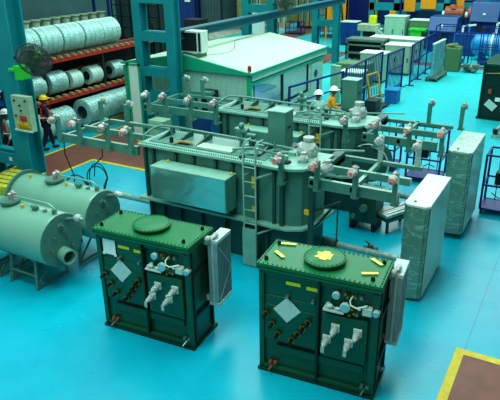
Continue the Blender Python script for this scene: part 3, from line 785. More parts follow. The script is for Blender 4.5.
# back shelving rack with spools, behind coils
t = thing('storage_rack', 'orange beam storage rack against the dark left wall', 'rack', (-20.5, 14.5, 0))
for z in (1.6, 3.1, 4.6):
    MB().box(-.5, .5, 0, 7.5, z-.1, z).build('shelf', 'copper', t)
for y in (.05, 7.45):
    for x in (-.45, .45): MB().box(x-.05, x+.05, y-.05, y+.05, 0, 5.6).build('upright', 'blue', t)
i = 0
for zz, lab in ((1.6, 'lower'), (3.1, 'middle'), (4.6, 'upper')):
    for k in range(13):
        y = 14.85+k*.56
        o = MB().lathe((-20.2, y, zz), (0, 0, 1), [(0, .24), (.04, .24), (.04, .17), (.36, .17), (.36, .24), (.4, .24)], 16).build('wire_spool', ('tan', 'beigegreen', 'olive')[(k*2+i) % 3], smooth=True)
        tag(o, 'small wire spool on the %s shelf of the rack behind the coils' % lab, 'spool', 'wire spools on the %s shelf' % lab); i += 1
tag(MB().box(-19.6, -18.9, 15.6, 16.3, 0, 3.2).build('carton', 'beigegreen', bevel=.02), 'pale grey upright cabinet behind the coil rack', 'cabinet')
# mesh screen beyond the rack
t = thing('mesh_screen', 'dark wire mesh screen at the far end of the coil rack', 'screen', (-20.3, 22.4, 0))
b = MB()
for i in range(6): b.box(i*.55, i*.55+.05, 0, .05, 0, 5.5)
for i in range(10): b.box(0, 2.8, 0, .04, .5*i+.2, .5*i+.24)
b.build('mesh', 'dark', t)
MB().box(0, 2.9, .3, .34, 0, 5.2).build('backing_sheet', 'darkwall', t)
MB().box(2.8, 2.92, -.05, .1, 0, 6).build('post', 'dark', t)
# ------------------------------------------------------------------ containers beyond
def container(label, x0, x1, y0, y1, h, m, sheets=()):
    t = thing('shipping_container', label, 'container', (x0, y0, 0))
    b = MB(); w, d = x1-x0, y1-y0
    b.box(.03, w-.03, .03, d-.03, .1, h)
    n = int(w/.3)
    for i in range(n): b.box(i*.3+.05, i*.3+.2, 0, .04, .15, h-.1)
    for i in range(int(d/.3)): b.box(w-.04, w, i*.3+.05, i*.3+.2, .15, h-.1)
    b.build('body', m, t)
    b = MB()
    for x in (0, w-.1): b.box(x, x+.1, -.02, .1, 0, h)
    b.box(0, w, -.02, .1, h-.1, h).box(0, w, -.02, .1, 0, .15).box(w-.1, w+.02, 0, d, h-.1, h)
    b.build('frame', 'dark', t)
    for (x, z) in sheets: MB().box(x, x+.55, -.04, -.02, z, z+.9).build('notice_sheet', 'paper', t)
    return t
container('blue shipping container with white notices behind the second column', -33.6, -28.6, 41.5, 44, 5.0, M['blue'], ((2.2, 2.6), (4.0, 2.2)))
container('dark steel cage container beside the blue one', -28.5, -26.4, 42, 44.5, 4.6, M['darkwall'])
container('pale green container standing in the yard', -40, -27, 60, 63, 4.2, M['mint'], ((3.2, 1.6),))
# bank and gravel heap
b = MB()
r = random.Random(5)
nx, ny = 26, 12
vs = [[b.bm.verts.new((-37+i*.55, 48+j*.8, max(.0, 1.6*math.sin(PI*i/(nx-1))*math.sin(PI*j/(ny-1))+r.uniform(-.12, .22)*math.sin(PI*i/(nx-1))*math.sin(PI*j/(ny-1))))) for j in range(ny)] for i in range(nx)]
for i in range(nx-1):
    for j in range(ny-1): b.bm.faces.new((vs[i][j], vs[i+1][j], vs[i+1][j+1], vs[i][j+1]))
tag(b.build('grass_bank', 'grass', smooth=True), 'dry grassy bank outside the shed', 'bank', kind='stuff')
tag(MB().box(-25.9, -24.6, 36, 37.2, 0, 1.5).build('dark_crate', 'dark'), 'black crate standing in the yard behind the air conditioner', 'crate')
tag(MB().box(-19.6, -18.6, 33.5, 34.5, 0, 1.0).build('water_drum', 'blue_l', bevel=.1), 'light blue tub behind the cabin roof', 'tub')

# ------------------------------------------------------------------ site cabin
cx0, cx1, cy0, cy1, ez, az = -14.65, -9.42, 16.55, 22.85, 2.36, 2.8
t = thing('site_cabin', 'pale green site cabin with gabled cream roof and green trim', 'cabin', (cx0, cy0, 0))
w, d = cx1-cx0, cy1-cy0
b = MB().box(.05, w-.08, .06, .12, 0, ez)
for i in range(24): b.box(.1+i*.21, .1+i*.21+.012, .045, .06, 0, ez-.15)
b.build('front_wall', 'cabwall', t)
MB().box(.05, .11, .1, d-.1, 0, ez).box(.1, w-.1, d-.12, d-.06, 0, ez).build('rear_wall', 'cabwall', t)
# side wall with big window opening
MB().box(w-.14, w-.06, .1, d-.1, 0, .85).box(w-.14, w-.06, .1, d-.1, 2.0, ez).box(w-.14, w-.06, 4.75, d-.1, .85, 2.0).box(w-.14, w-.06, .1, .35, .85, 2.0).build('side_wall', 'cabwall', t)
MB().box(w-.08, w+.02, .1, d, 1.95, 2.05).build('window_head', 'trimg', t)
for (a, c) in ((.35, 2.5), (2.5, 4.75)):
    o = MB().box(w-.12, w-.05, a, a+.06, .85, 2.0).box(w-.12, w-.05, c-.06, c, .85, 2.0).box(w-.12, w-.05, a, c, .85, .92).build('window_frame', 'dark', t)
    MB().box(w-.10, w-.09, a+.05, c-.05, .9, 1.96).build('window_pane', 'glass', o)
MB().box(.2, 3.4, 1.5, 5.5, .7, .78).box(3.6, 4.6, 2.0, 3.4, 0, .95).build('desk', 'blue_m', t)
MB().box(.12, w-.15, .13, d-.13, .01, .04).build('cabin_floor', 'pale', t)
MB().box(w-.06, w-.03, 5.0, 5.9, .1, 1.9).build('cabin_door', 'cabwall', t)
MB().cyl((w-.03, 5.4, 1.45), (w-.01, 5.4, 1.45), .14, 20).build('door_badge', 'blue_m', t)
# roof
ax = w*.5
b = MB()
oh = .08
b._add([(-oh, -oh, ez), (ax, -oh, az), (w+oh, -oh, ez), (w+oh, d+oh, ez), (ax, d+oh, az), (-oh, d+oh, ez)], [(0, 1, 4, 5), (1, 2, 3, 4)])
b._add([(-oh, -oh, ez-.04), (ax, -oh, az-.04), (w+oh, -oh, ez-.04), (w+oh, d+oh, ez-.04), (ax, d+oh, az-.04), (-oh, d+oh, ez-.04)], [(0, 5, 4, 1), (1, 4, 3, 2)])
b.build('roof', 'roof', t)
b = MB()
b._add([(-oh, -oh-.02, ez-.04), (w+oh, -oh-.02, ez-.04), (w+oh, -oh-.02, ez+.02), (ax, -oh-.02, az+.02), (-oh, -oh-.02, ez+.02),
        (-oh, .0, ez-.04), (w+oh, .0, ez-.04), (w+oh, .0, ez+.02), (ax, .0, az+.02), (-oh, .0, ez+.02)], [(0, 1, 2, 3, 4), (9, 8, 7, 6, 5), (0, 5, 6, 1), (2, 7, 8, 3), (3, 8, 9, 4)])
b.box(w+oh-.02, w+oh+.03, -oh, d+oh, ez-.06, ez+.03)
b.box(w-.1, w+.02, -.02, .1, 0, ez-.1).box(-.02, .1, -.02, .1, 0, ez-.1)
b.build('green_trim', 'trimg', t)
MB().box(w+.0, w+.05, .1, d, 2.1, ez-.06).build('eave_panel', 'cabwall', t)
b = MB().tube([(3.0+.75*math.sin(k*.5)*(.3+k*.06), .2+k*.42, ez+.44*(1-abs(3.0+.75*math.sin(k*.5)*(.3+k*.06)-ax)/ax)+.005) for k in range(13)], .011, 5)
b.build('roof_cable', 'dark', t)
o = tag(MB().lathe((cx1-.0, cy0+.0, ez+.05), (0, 0, 1), [(0, .05), (.05, .05)], 12).build('warning_beacon', 'trimg'), 'small red warning beacon on the near corner of the cabin roof', 'beacon')
MB().lathe((cx1-.0, cy0+.0, ez+.1), (0, 0, 1), [(0, .065), (.14, .065), (.17, .03)], 14).build('red_dome', 'red', o, smooth=True)
# white framed door at left of cabin
t = thing('notice_panel', 'tall white panel with green frame at the left end of the cabin', 'panel', (-13.42, 15.28, 0))
MB().box(.06, .46, .02, .06, .1, 2.55).build('sheet', 'white', t)
MB().box(0, .06, 0, .08, 0, 2.62).box(.46, .5, 0, .08, 0, 2.62).box(0, .5, 0, .08, 2.55, 2.62).build('frame', 'trimg', t)
# air conditioner
t = thing('air_conditioner', 'boxy white air conditioner outdoor unit on the cabin roof', 'air conditioner', (-11.8, 16.72, 2.77))
MB().box(-.5, .46, 0, .4, .08, .8).build('housing', 'white', t, bevel=.015)
MB().box(-.43, .26, -.012, .0, .14, .74).build('grille', 'dark', t)
MB().box(.33, .42, -.012, .0, .14, .74).build('side_vent', 'dark', t)
MB().box(-.35, -.27, -.05, .45, -.09, .08).box(.27, .35, -.05, .45, -.09, .08).box(-.42, .42, .0, .05, .0, .05).build('foot', 'grey', t)
# dark machine seen under the fascia
tag(MB().box(-11.1, -10.6, 16.2, 16.5, 0, 1.75).build('gas_meter_box', 'dark', bevel=.01), 'black cabinet against the cabin front wall', 'box')
o = MB().box(-11.25, -10.45, 15.75, 16.05, 1.7, 1.8).box(-11.2, -11.1, 15.8, 16.0, 0, 1.7).box(-10.6, -10.5, 15.8, 16, 0, 1.7).build('work_frame', 'green')
tag(o, 'green work frame standing before the cabin wall', 'frame')
# clutter behind the second transformer
for (x, y, w_, h_, m, lab) in ((-11.9, 14.3, .6, 1.1, 'mint', 'mint green locker behind the left beam arms'), (-10.6, 14.9, .7, 1.2, 'blue_m', 'blue locker behind the left beam arms'), (-9.0, 15.4, .5, 1.3, 'tan', 'tan notice cabinet behind the left beam arms')):
    tt = thing('locker', lab, 'locker', (x, y, 0))
    MB().box(0, w_, 0, .45, .05, h_).build('body', m, tt, bevel=.01)
    MB().box(.04, w_-.04, -.015, 0, .1, h_-.05).build('locker_door', m, tt)
    MB().box(.02, w_-.02, .02, .43, 0, .05).build('plinth', 'dark', tt)

# ------------------------------------------------------------------ blue railings
def railing(label, p, q, h, nb, low=.12, infill=True, m='blue_r', tag_group='blue safety railings'):
    t = thing('safety_railing', label, 'railing', (p[0], p[1], 0))
    L = math.hypot(q[0]-p[0], q[1]-p[1]); t.rotation_euler.z = math.atan2(q[1]-p[1], q[0]-p[0])
    MB().box(0, L, -.03, .03, h-.06, h).box(0, L, -.025, .025, low, low+.05).box(0, L, -.025, .025, h*.55, h*.55+.04).build('rail', m, t)
    n = max(2, int(L/1.6)+1)
    for i in range(n):
        x = .03+(L-.06)*i/(n-1)
        MB().box(x-.035, x+.035, -.035, .035, 0, h).box(x-.09, x+.09, -.2, .2, 0, .02).build('post', m, t)
    if infill:
        b = MB()
        for i in range(nb): x = L*(i+.5)/nb; b.box(x-.012, x+.012, -.012, .012, low, h)
        b.build('baluster', m, t)
    return t
railing('low blue railing running from the cabin to the tall fence', (-9.2, 19.0), (-8.5, 22.6), 1.5, 8, infill=False)
railing('tall blue bar fence nearest the cabin', (-7.77, 20.9), (-7.75, 25.2), 1.95, 20)
railing('short blue fence panel behind the crate, second from the cabin', (-7.6, 25.5), (-7.5, 27.6), 1.8, 12)
railing('blue bar fence between the cabinets and the open floor', (-7.2, 27.9), (-7.3, 32.7), 1.9, 18)
railing('blue railing across the far walkway', (-7.3, 33.1), (-3.9, 33.4), 1.9, 10)
# silver wrapped panel on wheels
t = thing('panel_trolley', 'silver wrapped upright panel on a wheeled trolley', 'trolley', (-6.6, 29.3, 0), R(-2))
MB().box(0, .12, 0, 1.9, .2, 1.75).build('wrapped_panel', wrap_mat('silver_panel_wrap', (110, 168, 176), (190, 220, 225), rough=.25, metal=.3, scale=2), t, bevel=.02)
MB().box(-.2, .35, -.05, 1.95, .12, .2).build('trolley_frame', 'grey', t); MB().box(-.02, .14, -.03, 1.93, 1.75, 1.8).build('top_edge', 'pale', t)
for (x, y) in ((-.15, 0), (.3, 0), (-.15, 1.9), (.3, 1.9)): MB().cyl((x-.03, y, .07), (x+.03, y, .07), .07, 14).build('wheel', 'black', t)
# blue crate, yellow frame, cone
t = thing('plastic_crate', 'blue plastic crate on the floor by the blue fence', 'crate', (-7.2, 24.1, 0))
MB().box(0, .5, 0, .6, 0, .56).build('body', 'binblue', t, bevel=.03)
MB().box(-.03, .53, -.03, .63, .53, .59).build('rim', 'blue_l', t, bevel=.01)
t = thing('hand_trolley', 'yellow frame hand trolley leaning by the blue fence', 'trolley', (-7.35, 22.9, 0), R(80))
MB().bar((0, 0, .05), (0, .3, 1.35), .05).bar((.9, 0, .05), (.9, .3, 1.35), .05).bar((0, .3, 1.33), (.9, .3, 1.33), .05).bar((0, .18, .8), (.9, .18, .8), .04).bar((0, .1, .45), (.9, .1, .45), .04).build('frame', 'yellow', t)
MB().box(0, .9, -.35, .05, .06, .1).build('toe_plate', 'dark', t)
tag(MB().lathe((-7.9, 22.5, 0), (0, 0, 1), [(0, .2), (.03, .2), (.03, .13), (.55, .03), (.56, .01)], 16).build('traffic_cone', 'ylab', smooth=True), 'small yellow cone behind the second turret box', 'cone')
t = thing('gas_trolley', 'dark loaded trolley beside the yellow frame', 'trolley', (-7.4, 21.9, 0))
MB().box(0, .6, 0, .8, .1, .16).box(.05, .5, .1, .7, .16, .55).build('load', 'dark', t)
MB().bar((0, .0, .1), (-.1, 0, 1.0), .04).bar((0, .8, .1), (-.1, .8, 1.0), .04).bar((-.1, 0, 1), (-.1, .8, 1), .04).build('handle', 'grey', t)
for (x, y) in ((.1, .1), (.1, .7), (.5, .1), (.5, .7)): MB().cyl((x, y-.03, .05), (x, y+.03, .05), .05, 12).build('wheel', 'black', t)
# olive bin with rubbish
t = thing('waste_bin', 'olive green waste bin heaped with scraps', 'bin', (-6.6, 32.2, 0))
MB().prism([(0, 0), (.75, 0), (.75, .7), (0, .7)], 0, 1.2).build('body', 'olive', t, bevel=.03)
MB().blob((.35, .35, 1.25), .3, (1.2, 1.1, .5), .3, 2).build('scraps', 'grass', t)
b = MB()
rr = random.Random(9)
for k in range(7): b.blob((-5.5+rr.uniform(-.3, .5), 32.6+rr.uniform(-.3, .3), .15+.1*k % .3), .2, (1.2, 1, .8), .25, 1, rr)
tag(b.build('scrap_heap', 'grey'), 'low heap of scrap beside the olive bin', 'scrap', kind='stuff')

# blue cage carts
def cage_cart(label, x, y, w, d, h, rz=0, box=True):
    t = thing('cage_cart', label, 'cart', (x, y, 0), rz)
    b = MB()
    for px in (0, w):
        for py in (0, d): b.box(px-.025, px+.025, py-.025, py+.025, .12, h)
    for z in (.14, h*.5, h):
        for py in (0, d): b.box(0, w, py-.02, py+.02, z-.02, z+.02)
        for px in (0, w): b.box(px-.02, px+.02, 0, d, z-.02, z+.02)
    for k in range(1, 4): b.box(w*k/4-.01, w*k/4+.01, d-.01, d+.01, .14, h)
    b.build('frame', 'blue_r', t)
    MB().box(0, w, 0, d, .12, .15).build('deck', 'blue_r', t)
    for px in (.03, w-.03):
        for py in (.03, d-.03): MB().cyl((px-.025, py, .06), (px+.025, py, .06), .06, 12).box(px-.02, px+.02, py-.02, py+.02, .06, .13).build('caster', 'black', t)
    if box:
        MB().box(w*.25, w*.6, .05, .3, h*.5+.02, h*.5+.32).build('black_box', 'black', t, bevel=.01)
        MB().tube([(w*.2, .2, .5), (w*.4, .1, .42), (w*.6, .25, .5), (w*.8, .2, .45)], .012, 6).build('cable', 'black', t)
    return t
cage_cart('blue tube cage cart carrying a black box at the right edge', -1.68, 14.25, .95, .7, 1.5)
cage_cart('blue tube cage cart seen under the right beam arms, nearer one', -3.9, 15.6, .9, .8, 1.4, 0, True)
cage_cart('blue tube cage cart behind the right beam arms, farther left', -5.2, 16.1, .8, .7, 1.3, 0, False)

# dark green tank at right edge
t = thing('distribution_transformer', 'dark green transformer cut off by the right edge, papers on its side', 'transformer', (-3.33, 23.3, 0), R(-2))
MB().box(0, 2.6, .05, 2.3, .05, 2.0).box(0, .08, 0, .06, .05, 2.15).box(1.0, 1.1, 0, .06, .05, 2.15).build('tank', 'dkgreen2', t, bevel=.01)
MB().box(-.03, 2.63, -.0, 2.33, 2.0, 2.08).build('lid', 'dkgreen', t, bevel=.01)
MB().box(-.04, 2.64, -.04, 2.34, 0, .06).build('base_plate', 'dkgreen2', t)
MB().box(.5, 2.2, .6, 1.8, 2.08, 2.3).build('cover_box', 'dkgreen', t, bevel=.01)
mt = Matrix.Translation((.42, .03, .55)) @ Matrix.Rotation(R(35), 4, 'Y')
MB().box(-.2, .2, -.01, .0, -.14, .14, mt).build('paper_sheet', 'papert', t)
MB().box(.55, .72, -.01, .04, .72, .86).build('paper_note', 'paper', t)
MB().box(.28, .4, -.08, .05, 1.0, 1.15).box(.7, .8, -.06, .05, 1.3, 1.6).build('bracket', 'copper', t)
MB().bar((.1, .0, 1.72), (1.4, -.02, 1.82), .03).build('strap', 'tan', t)
t = thing('lifting_jack', 'grey wrapped support beam lying at the right edge', 'beam', (-2.45, 20.9, 0))
MB().box(0, 2, 0, .5, .0, .12).bar((.05, .1, .1), (.35, .25, .5), .12).box(.3, 2, .1, .4, .4, .5).build('frame', 'filmside', t)
MB().cyl((.1, .1, .12), (.1, .1, .3), .08, 10).build('foot_pad', 'dark', t)

# loose parts on floor near centre
t = thing('pipe_trolley', 'bundle of grey wrapped channels on a low frame between the transformers and radiators', 'trolley', (-3.3, 12.0, 0), R(60))
MB().box(0, .9, 0, .5, .3, .36).box(.05, .1, .05, .1, 0, .3).box(.8, .85, .05, .1, 0, .3).box(.05, .1, .4, .45, 0, .3).box(.8, .85, .4, .45, 0, .3).build('frame', 'green_d', t)
b = MB()
for k in range(5): b.bar((.0, .06+.09*k, .42), (.95, .08+.09*k, .44+.02*(k % 2)), .07)
b.build('channel', 'filmside', t)
t = thing('valve_fitting', 'small grey valve lying on the blue floor behind the taped-lid transformer', 'valve', (-3.35, 11.0, 0))
MB().cyl((0, 0, .02), (0, 0, .22), .06, 12).cyl((-.15, 0, .12), (.15, .05, .12), .04, 10).bar((0, 0, .2), (-.1, -.05, .3), .03).bar((.1, 0, .15), (.2, -.15, .02), .03).build('body', 'grey', t)
# yellow crates at the left
for k in range(3):
    tt = thing('pallet_crate', ['flat yellow crate lowest of its stack behind the tank flange', 'flat yellow crate in the middle of its stack behind the tank flange', 'flat yellow crate topmost of its stack behind the tank flange'][k], 'crate', (-13.1+.06*k, 8.75, .23*k), R(3*k))
    b = MB()
    for i in range(5): b.box(0, 1.15, .02+.24*i, .2+.24*i, .17, .21)
    b.box(0, 1.15, 0, .06, 0, .17).box(0, 1.15, 1.14, 1.2, 0, .17)
    b.build('slats', 'oldyellow' if k != 1 else 'tan', tt)
    MB().box(0, .06, 0, 1.2, .0, .23).box(1.1, 1.16, 0, 1.2, 0, .23).build('edge_rail', 'tan', tt)

# ------------------------------------------------------------------ far equipment
def cabinet(name, label, cat, x, y, w, d, h, m, doors=2, group=None):
    t = thing(name, label, cat, (x, y, 0), 0, group)
    MB().box(0, w, 0, d, .08, h).build('body', m, t, bevel=.02)
    MB().box(.03, w-.03, .03, d-.03, 0, .08).build('plinth', 'dark', t)
    for i in range(doors):
        o = MB().box(w*i/doors+.03, w*(i+1)/doors-.03, -.02, 0, .15, h-.08).build('door', m, t)
        MB().box(w*(i+1)/doors-.12, w*(i+1)/doors-.08, -.05, -.02, h*.45, h*.6).build('handle', 'dark', o)
    MB().box(-.03, w+.03, -.03, d+.03, h, h+.05).build('top', 'white', t)
    return t
cabinet('control_cabinet', 'pale mint twin-door cabinet beyond the fences', 'cabinet', -12.1, 39.2, 1.35, 1.0, 1.9, M['mint'])
cabinet('control_cabinet', 'olive green cabinet with bright green parts, right of the mint one', 'cabinet', -10.5, 39.4, 1.3, 1.0, 1.7, M['olive'])
cabinet('tool_cabinet', 'blue tool cabinet with white top past the fourth column', 'cabinet', -14.9, 38.6, 1.1, .9, 1.5, M['blue'])
cabinet('tool_cabinet', 'long pale bench cabinet in front of the mint cabinet', 'cabinet', -11.4, 34.2, 2.9, 1.2, 1.2, M['mint'], 3)
cabinet('tool_cabinet', 'small pale bench unit below the yellow signal light', 'cabinet', -13.2, 38.6, 1.0, .8, 1.1, M['beigegreen'], 1)
tag(MB().box(-10.3, -9.2, 38.5, 39.2, 1.2, 1.3).box(-10.2, -9.5, 38.6, 39.1, 0, 1.2).build('green_press', 'lime'), 'bright green press table by the olive cabinet', 'machine')
cabinet('control_cabinet', 'mint cabinet standing behind the short blue fence panel', 'cabinet', -9.7, 27.9, 1.2, .9, 1.35, M['mint'])
cabinet('control_cabinet', 'pale green cabinet behind the long bar fence, near the wrapped panel trolley', 'cabinet', -9.2, 30.2, 1.3, 1.0, 1.45, M['beigegreen'])
cabinet('tool_cabinet', 'dark green low cabinet between the olive box and the fences', 'cabinet', -9.6, 25.0, 1.0, .8, .95, M['grey'])
# coil winding machine
t = thing('winding_machine', 'dark slatted winding machine with green-grey frame past the fence', 'machine', (-12.25, 32.6, 0))
MB().box(0, 2.2, 0, 1.2, 1.2, 1.32).box(0, .12, 0, .12, 0, 1.2).box(2.08, 2.2, 0, .12, 0, 1.2).box(0, .12, 1.08, 1.2, 0, 1.2).box(2.08, 2.2, 1.08, 1.2, 0, 1.2).box(0, 2.2, 0, .1, .5, .62).box(0, 2.2, 0, .1, .95, 1.05).build('frame', 'grey', t)
b = MB()
for i in range(14): b.box(.15+i*.14, .2+i*.14, .1, 1.1, .2, 1.15)
b.each('coil_slat', 'dark', t)
t = thing('drill_press', 'grey pedestal machine with yellow-green lamp on top', 'machine', (-12.3, 35.6, 0))
MB().box(0, .6, 0, .6, 0, 1.4).build('pedestal', 'dark', t, bevel=.02)
MB().box(-.3, .9, -.2, .6, 1.4, 1.8).build('head', 'beigegreen', t, bevel=.03)
MB().box(.35, .75, 0, .3, 1.8, 2.3).build('signal_lamp', 'ylab', t, bevel=.03)
MB().bar((.8, 0, 1.6), (1.7, .2, .9), .06).bar((.6, 0, 1.7), (.9, 0, 1.55), .15).build('feed_arm', 'pale', t)
# small grey green box under fence by cabin
tag(MB().box(-10.3, -8.8, 26.3, 27.4, 0, 1.1).build('storage_box', 'olive', bevel=.03), 'olive storage box just past the right end of the cabin', 'box')
tag(MB().box(-9.35, -8.95, 23.3, 23.5, 0, 1.55).build('partition_screen', 'mint', bevel=.01), 'mint partition screen at the right end of the cabin', 'screen')

# far teal frames with yellow panels
def far_portal(label, x, y, w, h, panels):
    t = thing('portal_frame', label, 'frame', (x, y, 0))
    MB().box(0, .35, 0, .35, 0, h).build('leg', 'teal', t); MB().box(w-.35, w, 0, .35, 0, h).build('leg', 'teal', t)
    MB().box(0, w, 0, .3, 2.0, 2.5).box(0, w, 0, .3, 4.2, 4.6).each('cross_beam', 'teal', t)
    for (a, c, z0, z1) in panels: MB().box(a, c, -.12, -.02, z0, z1).build('yellow_panel', 'orange', t, bevel=.02)
    return t
far_portal('teal portal frame behind the pedestal machine', -14.2, 42.2, 2.1, 9, ((1.5, 1.95, 1.2, 2.0),))
far_portal('teal portal frame carrying two large yellow panels', -12.1, 43, 3.2, 9, ((.15, .95, 1.9, 3.3), (1.3, 2.35, 2.1, 3.2)))
far_portal('teal portal frame with a narrow yellow panel beside the blue machines', -8.7, 44, 2.2, 9, ((.1, .6, 2.2, 3.4), (1.0, 2.0, 3.0, 3.5)))
# yellow step ladders / frames on walkway
t = thing('mobile_platform', 'yellow mobile work platform seen through the fourth column', 'platform', (-16.6, 40, 0))
MB().box(0, .1, 0, .1, 0, 3.2).box(1.5, 1.6, 0, .1, 0, 3.2).box(0, 1.6, 0, .15, 1.2, 3.2).build('frame', 'orange', t)
b = MB()
b.bar((1.1, -.1, 3.2), (1.6, -.3, 0), .08).bar((.5, -.1, 3.2), (1.0, -.3, 0), .08)
for k in range(7): b.bar((.55+.07*k, -.15, 2.9-.4*k), (1.12+.07*k, -.15, 2.9-.4*k), .06)
b.build('stair', 'dark', t)
tag(MB().box(-15.5, -14.9, 46, 46.4, 0, 5).build('yellow_post', 'yellow'), 'yellow post right of the work platform', 'post')
# core and coil assemblies in a row
xs = [(-25.2, 43), (-23.4, 44), (-21.6, 46), (-20.2, 48.5)]
labs = ['leftmost of the row', 'second from the left', 'third from the left', 'rightmost of the row']
for i, (x, y) in enumerate(xs):
    t = thing('transformer_core', 'tan and pale core assembly beyond the cabin roof, ' + labs[i], 'transformer core', (x, y, 0))
    MB().box(0, 1.7, 0, .9, .2, .55).box(0, 1.7, 0, .9, 3.0, 3.4).box(0, .25, 0, .9, .2, 3.4).build('core_frame', 'tan', t)
    for k in range(3): MB().cyl((.35+.5*k, .45, .55), (.35+.5*k, .45, 3.0), .22, 16).build('winding', ('beigegreen', 'tan', 'beigegreen')[(k+i) % 3], t)
    b = MB()
    for k in range(4): b.box(.1+.5*k, .16+.5*k, -.06, 0, .2, 3.3)
    b.box(0, 1.7, -.05, 0, .0, .2)
    b.build('lead_board', 'pale' if i % 2 else 'dark', t)
for i, (x, y) in enumerate(((-22.5, 41.0), (-20.8, 42.2), (-17.6, 41.5), (-17.2, 44.5))):
    cage_cart('blue floor trolley along the far walkway, ' + labs[i].replace('of the row', 'of four'), x, y, 1.3, .8, .9, 0, False)
tag(MB().box(-22.8, -21.3, 39.6, 39.8, 0, 2.2).build('drawing_board', 'white', bevel=.01), 'blue and white drawing board glimpsed beside the third column', 'board')
# blue shutters on the back wall
for i, x in enumerate((-19.5, -16.2)):
    tt = thing('steel_cupboard', ['tall dark blue cupboard at the back wall, left one', 'tall dark blue cupboard at the back wall, right one'][i], 'cupboard', (x, 51, 0))
    MB().box(0, 2.6, 0, 1, 0, 4.6).build('body', 'blue', tt)
    MB().box(.05, 1.27, -.04, 0, .1, 4.4).build('door', 'blue_r', tt); MB().box(1.33, 2.55, -.04, 0, .1, 4.4).build('door', 'blue_r', tt)

# blue machines top right
def blue_machine(label, x, y, w, d, h, s=1, rz=0):
    t = thing('press_machine', label, 'machine', (x, y, 0), rz)
    MB().box(.1, w-.1, .1, d, 0, h*.62).build('body', 'blue', t, bevel=.05)
    MB()._add([(0, -.25, h*.6), (w, -.25, h*.6), (w, d, h*.6), (0, d, h*.6), (0, .15, h), (w, .15, h), (w, d, h), (0, d, h)], [(3, 2, 1, 0), (4, 5, 6, 7), (0, 1, 5, 4), (1, 2, 6, 5), (2, 3, 7, 6), (3, 0, 4, 7)]).build('hood', 'blue_m', t, bevel=.06)
    MB().box(w*.3, w*.7, -.02, .12, h*.2, h*.5).build('dark_opening', 'dark', t)
    MB().cyl((w*.5, -.2, h*.74), (w*.5, -.12, h*.76), .09, 12).build('badge', 'white', t)
    MB().box(0, .12, 0, d, 0, h*.6).box(w-.12, w, 0, d, 0, h*.6).each('side_frame', 'blue_l', t)
    return t
blue_machine('blue hooded machine just past the far railing, left', -9.0, 38.2, 1.7, 1.6, 2.1)
blue_machine('darker blue hooded machine in the middle of the blue group', -6.9, 39.8, 1.7, 1.5, 2.9)
blue_machine('blue hooded machine at the right edge of the blue group', -4.6, 38.5, 2.6, 1.8, 2.3)
blue_machine('blue hooded machine in the second blue row, left', -6.2, 43.5, 2, 1.6, 2.7)
blue_machine('blue hooded machine in the second blue row, right', -3.6, 43, 2.2, 1.6, 2.9)
blue_machine('tall blue machine in the back row, left', -9.0, 48, 2.6, 2, 3.8)
blue_machine('tall blue machine in the back row, centre', -5.8, 48.5, 2.4, 2, 4.4)
blue_machine('tall blue machine in the back row, right', -2.8, 48, 2.6, 2, 4.0)
cage_cart('tall blue cage trolley at the far walkway in front of the left blue machine', -7.7, 34.6, 1.5, .9, 2.0, 0, False)
cage_cart('narrow tall blue cage trolley in front of the pressure vessel', -5.3, 34.7, .8, .8, 2.0, 0, False)
for k, (x, y, w_, h_) in enumerate(((-7.2, 37.4, 1.2, 1.3), (-3.2, 41.6, 1.5, 1.9), (-7.9, 46, 1.6, 3.4), (-4.0, 46.3, 1.4, 3.7))):
    tt = thing('machine_guard', ['low blue guard box between the left and middle blue machines', 'blue guard box behind the vessel', 'blue guard tower behind the left blue machines', 'blue guard tower behind the right blue machines'][k], 'guard', (x, y, 0))
    MB().box(0, w_, 0, .9, 0, h_).build('body', ('blue', 'blue_l', 'blue_m', 'blue')[k], tt, bevel=.05)
    MB().box(.1, w_-.1, -.03, 0, h_*.3, h_*.85).build('access_door', ('blue_m', 'blue', 'blue_l', 'blue_r')[k], tt)
    MB().bar((w_*.3, .3, h_), (w_*.3, .3, h_+.4), .12).bar((w_*.3, .3, h_+.4), (w_*.9, .3, h_+.5), .1).build('pipe', ('white', 'yellow', 'blue_l', 'white')[k], tt)
t = thing('pressure_vessel', 'light blue horizontal pressure vessel behind the far railing', 'vessel', (-4.9, 36.6, 0))
MB().lathe((-1.2, 0, .85), (1, 0, 0), [(0, .15), (.15, .5), (.35, .62), (4.6, .62), (4.8, .5), (4.95, .15)], 28).build('shell', 'blue_l', t, smooth=True)
MB().box(-.6, -.4, -.5, .5, 0, .6).box(2.4, 2.6, -.5, .5, 0, .6).each('saddle', 'blue', t)
MB().lathe((-.1, 0, .85), (1, 0, 0), [(0, .66), (.12, .66)], 28).build('ring_flange', 'white', t)
t = thing('pipework', 'white and yellow pipework among the blue machines', 'pipework', (-5.0, 38.0, 0))
MB().bar((0, 0, 0), (0, 0, 1.9), .12).bar((0, 0, 1.9), (1.2, 0, 2.1), .12).bar((1.2, 0, 2.1), (1.2, 0, 0), .1).build('white_pipe', 'white', t)
MB().bar((.2, -.1, 1.7), (.9, -.1, 2.0), .16).blob((.4, -.1, 2.1), .2, (1, 1, .8), .2).build('yellow_valve', 'yellow', t)
for i, (x, y) in enumerate(((-8.9, 41.8), (-7.4, 41.7))):
    t = thing('motor_unit', ['brown and dark motor unit beside the narrow yellow panel', 'brown motor unit behind the left blue machine'][i], 'motor', (x, y, 0))
    MB().box(0, 1.2, 0, .8, 0, 1.6).build('base', 'dark', t)
    MB().cyl((0, .4, 2.0), (1.2, .4, 2.0), .42, 16).blob((.5, .3, 2.3), .3, (1, 1, .8), .2).build('motor', 'copper', t)
    MB().cyl((-.2, .4, 1.9), (0, .4, 1.9), .2, 12).build('pulley', 'white', t)

